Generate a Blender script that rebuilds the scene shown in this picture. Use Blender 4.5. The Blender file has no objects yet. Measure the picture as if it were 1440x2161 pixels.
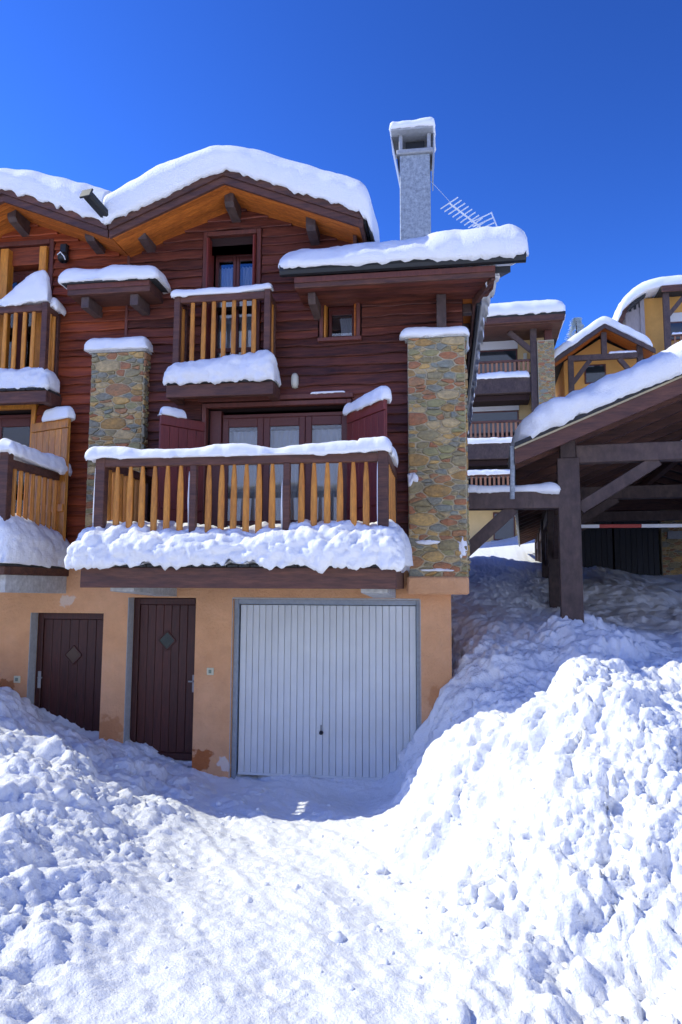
import bpy, math, random
import numpy as np
from mathutils import Vector
random.seed(7); RNG = np.random.default_rng(7)
S = bpy.context.scene; COL = S.collection
R_ = math.radians
# ---------------------------------------------------------------- camera
CD, CH = 8.8, 2.3506
cam_d = bpy.data.cameras.new('camera'); cam = bpy.data.objects.new('camera', cam_d); COL.objects.link(cam)
cam_d.sensor_fit = 'HORIZONTAL'; cam_d.sensor_width = 24.0; cam_d.lens = 25.0
cam_d.clip_start = 0.05; cam_d.clip_end = 2000
from mathutils import Matrix
cam.matrix_world = Matrix.Translation((0, -CD, CH)) @ Matrix.Rotation(R_(8.45), 4, 'Z') @ Matrix.Rotation(math.pi/2 + R_(5.94), 4, 'X') @ Matrix.Rotation(0.0045, 4, 'Z')
S.camera = cam
# ---------------------------------------------------------------- sky, sun, exposure
SUN_EL, SUN_BACK = R_(43), R_(0.8)          # sun stands to the left, a little behind the facade plane
sd = Vector((-math.cos(SUN_BACK)*math.cos(SUN_EL), math.sin(SUN_BACK)*math.cos(SUN_EL), math.sin(SUN_EL)))
W = bpy.data.worlds.new('World'); S.world = W; W.use_nodes = True
wn = W.node_tree; bg = wn.nodes['Background']
sky = wn.nodes.new('ShaderNodeTexSky'); sky.sky_type = 'NISHITA'; sky.sun_disc = False
sky.sun_elevation = SUN_EL; sky.sun_rotation = math.atan2(sd.x, sd.y)
sky.altitude = 1500; sky.air_density = 1.0; sky.dust_density = 0.0; sky.ozone_density = 9.0
# deep, polarised alpine blue: a contrast curve over the whole sky, pivot where the sky meets the roofs
PIV, GAM = 4.4, 1.75
v0 = wn.nodes.new('ShaderNodeVectorMath'); v0.operation = 'SCALE'; v0.inputs['Scale'].default_value = 1/PIV
gm = wn.nodes.new('ShaderNodeGamma'); gm.inputs['Gamma'].default_value = GAM
v1 = wn.nodes.new('ShaderNodeVectorMath'); v1.operation = 'SCALE'; v1.inputs['Scale'].default_value = PIV
wn.links.new(sky.outputs[0], v0.inputs[0]); wn.links.new(v0.outputs[0], gm.inputs[0]); wn.links.new(gm.outputs[0], v1.inputs[0]); wn.links.new(v1.outputs[0], bg.inputs[0]); bg.inputs[1].default_value = 0.15
sl = bpy.data.lights.new('sun', 'SUN'); sl.energy = 2.0; sl.angle = R_(0.5); sl.color = (1.0, 0.985, 0.80)
so = bpy.data.objects.new('sun', sl); COL.objects.link(so); so.location = (-20, 5, 25)
so.rotation_euler = sd.to_track_quat('Z', 'Y').to_euler()
S.view_settings.view_transform = 'Standard'; S.view_settings.look = 'None'; S.view_settings.gamma = 1
S.view_settings.use_curve_mapping = False; S.view_settings.exposure = 1.1
S.cycles.max_bounces = 8; S.cycles.diffuse_bounces = 5

# ================================================================ noise (numpy)
def _h(ix, iy, iz, seed):
    n = (ix.astype(np.int64)*374761393 + iy.astype(np.int64)*668265263 + iz.astype(np.int64)*2147483647 + seed*974711) & 0xffffffff
    n = ((n ^ (n >> 13))*1274126177) & 0xffffffff
    n = ((n ^ (n >> 15))*2246822519) & 0xffffffff
    n = n ^ (n >> 16)
    return (n & 0xffffff)/float(0xffffff)
def vnoise(x, y, z, seed=0):
    xi, yi, zi = np.floor(x), np.floor(y), np.floor(z)
    fx, fy, fz = x-xi, y-yi, z-zi
    fx, fy, fz = [f*f*(3-2*f) for f in (fx, fy, fz)]
    r = 0
    for a in (0, 1):
        for b in (0, 1):
            for c in (0, 1):
                r = r + (fx if a else 1-fx)*(fy if b else 1-fy)*(fz if c else 1-fz)*_h(xi+a, yi+b, zi+c, seed)
    return r*2-1
def fbm(P, sc, octv=4, seed=0, gain=.5):
    r = 0; a = 1; s = sc
    for o in range(octv):
        r = r + a*vnoise(P[:, 0]*s, P[:, 1]*s, P[:, 2]*s, seed+o); a *= gain; s *= 2.03
    return r
def lumps(P, sc, seed=0, dims=3):
    """rounded clods: cellular bumps 0..1"""
    x, y, z = P[:, 0]*sc, P[:, 1]*sc, (P[:, 2]*sc if dims == 3 else np.zeros(len(P)))
    xi, yi, zi = np.floor(x), np.floor(y), np.floor(z)
    best = np.full(len(P), -9.)
    for a in (-1, 0, 1):
        for b in (-1, 0, 1):
            for c in ((-1, 0, 1) if dims == 3 else (0,)):
                cx, cy, cz = xi+a, yi+b, zi+c
                px = cx+_h(cx, cy, cz, seed); py = cy+_h(cx, cy, cz, seed+1)
                pz = cz+_h(cx, cy, cz, seed+2) if dims == 3 else 0
                rr = .55+.5*_h(cx, cy, cz, seed+3)
                d2 = (x-px)**2+(y-py)**2+((z-pz)**2 if dims == 3 else 0)
                best = np.maximum(best, rr-d2/rr)
    return np.clip(best, -.3, 1.2)

# ================================================================ mesh helpers
WL = {}
def finish(name, V, Fc, mat, parent=None, smooth=False, kind=None):
    V = np.asarray(V, float); c = (V.min(0)+V.max(0))/2
    me = bpy.data.meshes.new(name); me.from_pydata((V-c).tolist(), [], Fc); me.update()
    if smooth: me.polygons.foreach_set('use_smooth', [True]*len(me.polygons))
    if mat: me.materials.append(mat)
    o = bpy.data.objects.new(name, me); COL.objects.link(o)
    return place(o, c, parent, kind)
def place(o, c, parent=None, kind=None):
    c = Vector(c)
    if parent is not None:
        o.parent = parent; o.location = c-WL[parent.name]
    else: o.location = c
    WL[o.name] = c
    if kind: o['kind'] = kind
    return o
def tag(o, label, cat, group=None):
    o['label'] = label; o['category'] = cat
    if group: o['group'] = group
    return o
def empty(name, loc, parent=None):
    o = bpy.data.objects.new(name, None); COL.objects.link(o); o.empty_display_size = .2
    return place(o, loc, parent)
def obox_vf(c, ax, ay, az, hx, hy, hz, ch=.006):
    """chamfered oriented box"""
    c = np.array(c, float); A = [np.array(v, float) for v in (ax, ay, az)]; Hh = [hx, hy, hz]; ch = min(ch, .45*min(Hh))
    V = []; idx = {}
    for sx in (-1, 1):
        for sy in (-1, 1):
            for sz in (-1, 1):
                s = (sx, sy, sz)
                for k in range(3):
                    p = c.copy()
                    for j in range(3): p = p+A[j]*s[j]*(Hh[j]-(0 if j == k else ch))
                    idx[(s, k)] = len(V); V.append(p)
    Fc = []
    def flip(s, k): t = list(s); t[k] *= -1; return tuple(t)
    def add(f, n):
        a, b, d = V[f[0]], V[f[1]], V[f[2]]
        if np.dot(np.cross(b-a, d-a), n) < 0: f = f[::-1]
        Fc.append(f)
    for k in range(3):
        i, j = [q for q in range(3) if q != k]
        for sk in (-1, 1):
            s0 = [0, 0, 0]; s0[k] = sk; f = []
            for (u, v) in ((-1, -1), (1, -1), (1, 1), (-1, 1)):
                s = list(s0); s[i] = u; s[j] = v; f.append(idx[(tuple(s), k)])
            add(f, A[k]*sk)
    for k in range(3):          # edges parallel to axis k
        i, j = [q for q in range(3) if q != k]
        for u in (-1, 1):
            for v in (-1, 1):
                s = [0, 0, 0]; s[i] = u; s[j] = v; s[k] = -1; a = tuple(s); s[k] = 1; b = tuple(s)
                add([idx[(a, i)], idx[(b, i)], idx[(b, j)], idx[(a, j)]], A[i]*u+A[j]*v)
    for sx in (-1, 1):
        for sy in (-1, 1):
            for sz in (-1, 1):
                s = (sx, sy, sz); add([idx[(s, 0)], idx[(s, 1)], idx[(s, 2)]], A[0]*sx+A[1]*sy+A[2]*sz)
    return V, Fc
class MB:
    def __init__(s): s.V = []; s.F = []
    def add(s, V, Fc):
        n = len(s.V); s.V += [tuple(v) for v in V]; s.F += [[i+n for i in f] for f in Fc]; return s
    def box(s, x0, x1, y0, y1, z0, z1, ch=.006):
        return s.add(*obox_vf(((x0+x1)/2, (y0+y1)/2, (z0+z1)/2), (1,0,0), (0,1,0), (0,0,1), (x1-x0)/2, (y1-y0)/2, (z1-z0)/2, ch))
    def beam(s, p0, p1, w, h, ch=.006, up=(0, 0, 1)):
        p0, p1 = np.array(p0, float), np.array(p1, float); d = p1-p0; L = np.linalg.norm(d); d = d/L
        sx = np.cross(d, up); sx = sx/np.linalg.norm(sx); u = np.cross(sx, d)
        return s.add(*obox_vf((p0+p1)/2, d, sx, u, L/2, w/2, h/2, ch))
    def tube(s, pts, r, n=8):
        pts = [np.array(p, float) for p in pts]; V = []; Fc = []
        rr = r if isinstance(r, (list, tuple)) else [r]*len(pts)
        for i, p in enumerate(pts):
            d = pts[min(i+1, len(pts)-1)]-pts[max(i-1, 0)]; d = d/np.linalg.norm(d)
            a = np.cross(d, (0, 0, 1) if abs(d[2]) < .9 else (1, 0, 0)); a = a/np.linalg.norm(a); b = np.cross(d, a)
            for k in range(n):
                t = 2*math.pi*k/n; V.append(p+rr[i]*(a*math.cos(t)+b*math.sin(t)))
        for i in range(len(pts)-1):
            for k in range(n): Fc.append([i*n+k, i*n+(k+1) % n, (i+1)*n+(k+1) % n, (i+1)*n+k])
        Fc.append(list(range(n))[::-1]); Fc.append([(len(pts)-1)*n+k for k in range(n)])
        return s.add(V, Fc)
    def prism(s, poly, y0, y1):
        """polygon in (x,z) extruded along y"""
        n = len(poly); V = [(x, y0, z) for x, z in poly]+[(x, y1, z) for x, z in poly]
        Fc = [list(range(n)), [n+i for i in range(n)][::-1]]
        for i in range(n): j = (i+1) % n; Fc.append([i, i+n, j+n, j])
        return s.add(V, Fc)
    def build(s, name, mat, parent=None, smooth=False, kind=None): return finish(name, s.V, s.F, mat, parent, smooth, kind)
def box(name, x0, x1, y0, y1, z0, z1, mat, parent=None, ch=.006): return MB().box(x0, x1, y0, y1, z0, z1, ch).build(name, mat, parent)
def beam(name, p0, p1, w, h, mat, parent=None, ch=.006): return MB().beam(p0, p1, w, h, ch).build(name, mat, parent)
def holed_wall(name, xs, zs, holes, y0, y1, mat, parent=None):
    """front sheet at y0 with rectangular openings whose reveals run back to y1"""
    hx = sorted(set(list(xs)+[h[0] for h in holes]+[h[1] for h in holes])); hz = sorted(set(list(zs)+[h[2] for h in holes]+[h[3] for h in holes]))
    inh = lambda x, z: any(h[0] < x < h[1] and h[2] < z < h[3] for h in holes)
    V = []; Fc = []
    def q(*p): n = len(V); V.extend(p); Fc.append([n, n+1, n+2, n+3])
    for i in range(len(hx)-1):
        for j in range(len(hz)-1):
            x0, x1, z0, z1 = hx[i], hx[i+1], hz[j], hz[j+1]
            if not inh((x0+x1)/2, (z0+z1)/2): q((x0, y0, z0), (x1, y0, z0), (x1, y0, z1), (x0, y0, z1))
    for (a, b, c, d) in holes:
        q((a, y0, c), (a, y0, d), (a, y1, d), (a, y1, c)); q((b, y0, d), (b, y0, c), (b, y1, c), (b, y1, d))
        q((a, y0, d), (b, y0, d), (b, y1, d), (a, y1, d)); q((b, y0, c), (a, y0, c), (a, y1, c), (b, y1, c))
    X0, X1, Z0, Z1 = min(xs), max(xs), min(zs), max(zs); yb = 9.0
    q((X0, yb, Z0), (X0, y0, Z0), (X0, y0, Z1), (X0, yb, Z1)); q((X1, y0, Z0), (X1, yb, Z0), (X1, yb, Z1), (X1, y0, Z1))
    q((X1, yb, Z0), (X0, yb, Z0), (X0, yb, Z1), (X1, yb, Z1)); q((X0, y0, Z1), (X1, y0, Z1), (X1, yb, Z1), (X0, yb, Z1))
    return finish(name, V, Fc, mat, parent)

# ================================================================ materials
def mat(name, col, rough=.7, var=.0, vscale=(8, 8, 8), col2=None, bump=0., bscale=(30, 30, 30), rnd=0., metal=0., spec=.5, ramp=None, detail=5):
    m = bpy.data.materials.new(name); m.use_nodes = True; nt = m.node_tree; N = nt.nodes; L = nt.links; b = N['Principled BSDF']
    b.inputs['Roughness'].default_value = rough; b.inputs['Metallic'].default_value = metal; b.inputs['Specular IOR Level'].default_value = spec
    geo = N.new('ShaderNodeNewGeometry')
    def noise(sc, det=detail):
        mp = N.new('ShaderNodeMapping'); mp.inputs['Scale'].default_value = sc; L.new(geo.outputs['Position'], mp.inputs[0])
        n = N.new('ShaderNodeTexNoise'); n.inputs['Scale'].default_value = 1; n.inputs['Detail'].default_value = det; n.inputs['Roughness'].default_value = .6
        L.new(mp.outputs[0], n.inputs[0]); return n
    out = None
    if ramp:
        oi = N.new('ShaderNodeObjectInfo'); cr = N.new('ShaderNodeValToRGB'); cr.color_ramp.interpolation = 'CONSTANT'
        el = cr.color_ramp.elements
        for i, c in enumerate(ramp):
            e = el[i] if i < 2 else el.new(i/len(ramp)); e.position = i/len(ramp); e.color = (*c, 1)
        L.new(oi.outputs['Random'], cr.inputs[0]); out = cr.outputs[0]
    if col2 is not None:
        n = noise(vscale); r = N.new('ShaderNodeMapRange'); r.inputs[1].default_value = .35; r.inputs[2].default_value = .68; L.new(n.outputs[0], r.inputs[0])
        mx = N.new('ShaderNodeMix'); mx.data_type = 'RGBA'; L.new(r.outputs[0], mx.inputs[0])
        if out: L.new(out, mx.inputs[6])
        else: mx.inputs[6].default_value = (*col, 1)
        mx.inputs[7].default_value = (*col2, 1)
        if ramp:
            mu = N.new('ShaderNodeMath'); mu.operation = 'MULTIPLY'; mu.inputs[1].default_value = .5; L.new(r.outputs[0], mu.inputs[0]); L.new(mu.outputs[0], mx.inputs[0])
        out = mx.outputs[2]
    if var or rnd:
        hs = N.new('ShaderNodeHueSaturation')
        if out: L.new(out, hs.inputs['Color'])
        else: hs.inputs['Color'].default_value = (*col, 1)
        add = N.new('ShaderNodeMath'); add.operation = 'ADD'; add.inputs[0].default_value = 1; add.inputs[1].default_value = 0
        if var:
            n2 = noise(tuple(s*3.1 for s in vscale)); r2 = N.new('ShaderNodeMapRange'); r2.inputs[1].default_value = .25; r2.inputs[2].default_value = .75
            r2.inputs[3].default_value = 1-var; r2.inputs[4].default_value = 1+var; L.new(n2.outputs[0], r2.inputs[0]); L.new(r2.outputs[0], add.inputs[0])
        if rnd:
            oi2 = N.new('ShaderNodeObjectInfo'); r3 = N.new('ShaderNodeMapRange'); r3.inputs[3].default_value = -rnd; r3.inputs[4].default_value = rnd
            L.new(oi2.outputs['Random'], r3.inputs[0]); L.new(r3.outputs[0], add.inputs[1])
        L.new(add.outputs[0], hs.inputs['Value']); out = hs.outputs[0]
    if out: L.new(out, b.inputs['Base Color'])
    else: b.inputs['Base Color'].default_value = (*col, 1)
    if bump:
        n3 = noise(bscale, 6); bp = N.new('ShaderNodeBump'); bp.inputs['Strength'].default_value = 1; bp.inputs['Distance'].default_value = bump
        L.new(n3.outputs[0], bp.inputs['Height']); L.new(bp.outputs[0], b.inputs['Normal'])
    return m
M = {}
def sss(m, w=.55, sc=.035):
    b = m.node_tree.nodes['Principled BSDF']; b.inputs['Subsurface Weight'].default_value = w; b.inputs['Subsurface Radius'].default_value = (1, .95, .9); b.inputs['Subsurface Scale'].default_value = sc
M['snow'] = mat('snow', (.90, .905, .91), .6, bump=.012, bscale=(55, 55, 55), spec=.25)
M['snow_fine'] = mat('snow_fine', (.90, .905, .91), .6, bump=.006, bscale=(45, 45, 45), spec=.25)
M['stucco'] = mat('stucco', (.68, .345, .16), .9, var=.10, vscale=(1.2, 1.2, 1.2), bump=.02, bscale=(26, 26, 26), col2=(.76, .42, .22))
M['board'] = mat('dark_red_board', (.165, .044, .023), .55, var=.55, vscale=(1.5, 6, 26), col2=(.07, .016, .012), bump=.005, bscale=(5, 60, 90), rnd=.4)
M['board_l'] = mat('red_board', (.33, .07, .02), .55, var=.45, vscale=(1.5, 6, 26), col2=(.16, .03, .013), bump=.004, bscale=(5, 60, 90), rnd=.35)
M['beam'] = mat('brown_beam', (.13, .05, .030), .6, var=.4, vscale=(2, 8, 14), col2=(.06, .024, .02), bump=.003, bscale=(6, 40, 60), rnd=.15)
M['beam_grey'] = mat('grey_brown_beam', (.10, .064, .052), .65, var=.35, vscale=(5, 5, 3), col2=(.06, .036, .034), bump=.003, bscale=(40, 40, 8), rnd=.15)
M['trim'] = mat('dark_trim', (.125, .034, .022), .5, var=.3, vscale=(9, 9, 2), rnd=.1)
M['core'] = mat('wall_core', (.03, .012, .01), .9)
M['orange'] = mat('orange_wood', (.62, .25, .03), .5, var=.3, vscale=(14, 14, 3), col2=(.48, .17, .022), bump=.002, bscale=(50, 50, 8), rnd=.15)
M['soffit'] = mat('soffit_wood', (.58, .17, .024), .55, var=.35, vscale=(3, 20, 12), col2=(.42, .11, .018), rnd=.2)
M['shut_red'] = mat('red_shutter', (.17, .025, .016), .5, var=.3, vscale=(18, 18, 2), rnd=.12)
M['door'] = mat('door_wood', (.075, .018, .012), .5, var=.4, vscale=(20, 20, 2), col2=(.05, .014, .011), rnd=.15)
M['frame'] = mat('window_frame', (.11, .026, .02), .45, var=.2)
M['garage'] = mat('garage_white', (.64, .67, .67), .45, var=.07, vscale=(1, 1, 1), rnd=.015)
M['steel'] = mat('steel_frame', (.28, .33, .38), .5, var=.15)
M['jamb'] = mat('grey_render', (.42, .43, .42), .9, var=.15, vscale=(6, 6, 6))
M['concrete'] = mat('concrete', (.40, .39, .36), .9, var=.25, vscale=(7, 7, 7), col2=(.52, .52, .5), bump=.006, bscale=(25, 25, 25))
M['mortar'] = mat('mortar', (.50, .42, .27), .95, var=.15, vscale=(10, 10, 10), bump=.006, bscale=(60, 60, 60))
M['stone'] = mat('rubble_stone', (.3, .2, .1), .85, var=.35, vscale=(9, 9, 14), col2=(.19, .16, .10), bump=.01, bscale=(30, 30, 40), rnd=.15,
    ramp=[(.50, .29, .09), (.36, .29, .14), (.48, .23, .10), (.29, .28, .21), (.60, .38, .13), (.33, .27, .14), (.40, .16, .07), (.24, .25, .20), (.50, .37, .18), (.30, .27, .12)])
M['black'] = mat('black_metal', (.012, .014, .016), .4)
M['tile'] = mat('roof_edge', (.03, .03, .032), .8, var=.3)
M['galv'] = mat('frosted_metal', (.24, .27, .295), .6, var=.28, vscale=(16, 16, 16), col2=(.42, .46, .49), bump=.004, bscale=(60, 60, 60))
M['metal'] = mat('zinc', (.35, .36, .37), .5, var=.2)
M['frost'] = mat('frosted_white', (.78, .82, .86), .6)
M['lamp'] = mat('lamp_glass', (.62, .60, .48), .35)
M['switch'] = mat('switch_plastic', (.62, .60, .42), .4)
M['switch_g'] = mat('switch_green', (.20, .25, .18), .4)
M['yellow'] = mat('yellow_render', (.72, .52, .24), .9, var=.08, vscale=(.8, .8, .8), bump=.01, bscale=(15, 15, 15))
M['ochre'] = mat('ochre_render', (.70, .36, .09), .9, var=.08, vscale=(.8, .8, .8), bump=.01, bscale=(15, 15, 15))
M['rail_far'] = mat('weathered_rail', (.34, .16, .085), .7, var=.2, vscale=(6, 6, 2), rnd=.15)
M['white'] = mat('white_box', (.7, .68, .65), .7)
M['curtain'] = mat('grey_curtain', (.66, .66, .66), .9, var=.08, vscale=(30, 30, 2))
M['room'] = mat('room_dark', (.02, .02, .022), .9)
M['clad'] = mat('grey_cladding', (.33, .29, .28), .8, var=.2, vscale=(6, 6, 1), bump=.004, bscale=(30, 30, 3))
M['redstripe'] = mat('red_stripe', (.42, .035, .02), .5)
M['whitestripe'] = mat('white_stripe', (.75, .75, .75), .5)
M['darkdoor'] = mat('dark_doors', (.018, .02, .026), .6, rnd=.2)
M['twig'] = mat('snowy_needles', (.42, .50, .50), .8, var=.4, vscale=(3, 3, 3), col2=(.8, .83, .86))
M['bark'] = mat('bark', (.06, .045, .035), .9)
def stains(m, spots):
    nt = m.node_tree; N = nt.nodes; L = nt.links; b = N['Principled BSDF']; src = b.inputs['Base Color'].links[0].from_socket; geo = N.new('ShaderNodeNewGeometry')
    n = N.new('ShaderNodeTexNoise'); n.inputs['Scale'].default_value = 9; n.inputs['Detail'].default_value = 6; L.new(geo.outputs['Position'], n.inputs[0])
    for (c, r, col, st) in spots:
        d = N.new('ShaderNodeVectorMath'); d.operation = 'DISTANCE'; L.new(geo.outputs['Position'], d.inputs[0]); d.inputs[1].default_value = c
        a = N.new('ShaderNodeMath'); a.operation = 'MULTIPLY_ADD'; L.new(n.outputs[0], a.inputs[0]); a.inputs[1].default_value = r*2.2; L.new(d.outputs['Value'], a.inputs[2])
        k_ = N.new('ShaderNodeMapRange'); k_.inputs[1].default_value = r*1.9; k_.inputs[2].default_value = r*2.1; k_.inputs[3].default_value = st; k_.inputs[4].default_value = 0; L.new(a.outputs[0], k_.inputs[0])
        mx = N.new('ShaderNodeMix'); mx.data_type = 'RGBA'; L.new(k_.outputs[0], mx.inputs[0]); L.new(src, mx.inputs[6]); mx.inputs[7].default_value = (*col, 1); src = mx.outputs[2]
    L.new(src, b.inputs['Base Color'])
stains(M['stucco'], [((-3.06, 0, .16), .16, (.40, .11, .02), .9), ((-5.74, 0, 1.02), .11, (.36, .12, .03), .8), ((-4.95, 0, 2.14), .10, (.72, .62, .52), .7), ((-2.76, 0, .15), .09, (.75, .68, .6), .8), ((-4.3, 0, .5), .2, (.50, .18, .05), .5), ((-.1, 0, 1.0), .16, (.50, .18, .05), .45)])
def glass_mat(name, tint):
    m = bpy.data.materials.new(name); m.use_nodes = True; nt = m.node_tree; N = nt.nodes; L = nt.links; N.remove(N['Principled BSDF'])
    t = N.new('ShaderNodeBsdfTransparent'); t.inputs[0].default_value = (*tint, 1); g = N.new('ShaderNodeBsdfGlossy'); g.inputs['Roughness'].default_value = .02
    fr = N.new('ShaderNodeFresnel'); fr.inputs[0].default_value = 1.9; mx = N.new('ShaderNodeMixShader')
    L.new(fr.outputs[0], mx.inputs[0]); L.new(t.outputs[0], mx.inputs[1]); L.new(g.outputs[0], mx.inputs[2]); L.new(mx.outputs[0], N['Material Output'].inputs[0])
    return m
M['glass'] = glass_mat('pane_glass', (.85, .88, .92)); M['glass_d'] = mat('dark_pane', (.02, .028, .034), .06, spec=.9)

# ================================================================ snow loaves
def loaf(name, path, across, a0, a1, h, label, lump=.02, lsc=7., res=.04, rnd=.18, n=3.2, rag=.02, bulge=.0, fb=.03, seed=0, group=None, cat='snow', mt='snow_fine', nsec=None, droop=.0, up=(0, 0, 1), ends=(1, 1)):
    path = [np.array(p, float) for p in path]; A = np.array(across, float); A = A/np.linalg.norm(A); U = np.array(up, float)
    seg = [np.linalg.norm(path[i+1]-path[i]) for i in range(len(path)-1)]; cum = np.concatenate([[0], np.cumsum(seg)]); L = cum[-1]
    m = max(8, int(L/res)); s = L*(1-np.cos(np.linspace(0, math.pi, m+1)))/2*.35+np.linspace(0, L, m+1)*.65
    Pp = np.stack([np.interp(s, cum, [p[k] for p in path]) for k in range(3)], 1)
    if len(path) > 2:
        for _ in range(max(1, int(.3/res))): Pp[1:-1] = (Pp[:-2]+2*Pp[1:-1]+Pp[2:])/4
    hv = np.array([h(x/L) if callable(h) else h for x in s])
    e = np.ones(m+1); rr = min(rnd, L*.45)
    if ends[0]: q = np.clip((rr-s)/rr, 0, 1); e *= (1-q**2.4)**(1/2.4)
    if ends[1]: q = np.clip((rr-(L-s))/rr, 0, 1); e *= (1-q**2.4)**(1/2.4)
    hw = (a1-a0)/2; ac = (a0+a1)/2; per = 2*(a1-a0)+2*np.max(hv)
    hm = float(np.mean(hv)); ra = min(hw, 1.15*hm)           # edges round off over about the snow depth, the rest lies flat
    na = max(8, int((ra+hm)*1.15/res)); th = np.linspace(math.pi, math.pi/2, 80)
    ac_, as_ = -np.abs(np.cos(th))**(2/n)*ra, np.abs(np.sin(th))**(2/n)*hm
    dl = np.concatenate([[0], np.cumsum(np.hypot(np.diff(ac_), np.diff(as_)))]); q_ = np.linspace(0, dl[-1], na)
    la, lb_ = np.interp(q_, dl, ac_)-(hw-ra), np.interp(q_, dl, as_)/hm
    nf = max(1, int(2*(hw-ra)/max(.15, res*2))) if hw-ra > .02 else 0
    fx_ = np.linspace(-(hw-ra), hw-ra, nf+2)[1:-1] if nf else np.array([])
    ra_, rb_ = -la[::-1], lb_[::-1]
    if not hw-ra > .02: ra_, rb_ = ra_[1:], rb_[1:]
    ca = np.concatenate([la, fx_, ra_])/hw; sb = np.concatenate([lb_, np.ones(len(fx_)), rb_]); ns = len(ca)
    nb = max(4, int((a1-a0)/max(res*2.5, .2)))
    bx = np.linspace(1, -1, nb+2)[1:-1]; ca = np.concatenate([ca, bx]); sb = np.concatenate([sb, np.zeros(nb)]); K = len(ca)
    top = np.concatenate([np.ones(ns), np.zeros(nb)])
    bul = bulge*np.sin(np.clip(sb, 0, 1)*math.pi)*np.sign(ca)
    V = np.zeros((m+1, K, 3))
    for k in range(K):
        w = hw*(.85+.15*e)*ca[k]+bul[k]*e
        V[:, k] = Pp+np.outer(ac+w, A)+np.outer(hv*e*sb[k], U)
    # normals
    du = np.gradient(V, axis=0); dv = (np.roll(V, -1, 1)-np.roll(V, 1, 1)); Nn = np.cross(dv, du); ln = np.linalg.norm(Nn, axis=2, keepdims=True); Nn = Nn/np.maximum(ln, 1e-9)
    cen = Pp[:, None, :]+ac*A+.3*hv[:, None, None]*U
    if np.mean(np.sum(Nn[m//2]*(V[m//2]-cen[m//2]), 1)) < 0: Nn = -Nn
    Q = V.reshape(-1, 3); Nf = Nn.reshape(-1, 3); tp = np.tile(top, m+1)
    d = fb*fbm(Q, 2.2, 3, seed)
    if lump: d = d+lump*lumps(Q, lsc, seed+11)+.5*lump*lumps(Q, lsc*2.3, seed+17)-lump*.35
    Q = Q+Nf*(d*tp)[:, None]
    # ragged lower front edge
    sbt = np.tile(sb, m+1); edge = np.exp(-(sbt/.12)**2)*tp
    Q = Q-np.outer(edge*rag*np.clip(fbm(Q, 14, 2, seed+5)+.25, 0, 2), U)-np.outer(edge*droop, U)
    Fc = []
    for i in range(m):
        b0 = i*K; b1 = b0+K
        for k in range(K): k2 = (k+1) % K; Fc.append([b0+k, b0+k2, b1+k2, b1+k])
    Fc.append(list(range(K))[::-1]); Fc.append([m*K+k for k in range(K)])
    # orient
    o = finish(name, Q, Fc, M[mt], None, True)
    import bmesh
    bm = bmesh.new(); bm.from_mesh(o.data); bmesh.ops.recalc_face_normals(bm, faces=bm.faces); bm.to_mesh(o.data); bm.free()
    return tag(o, label, cat, group)

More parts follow.
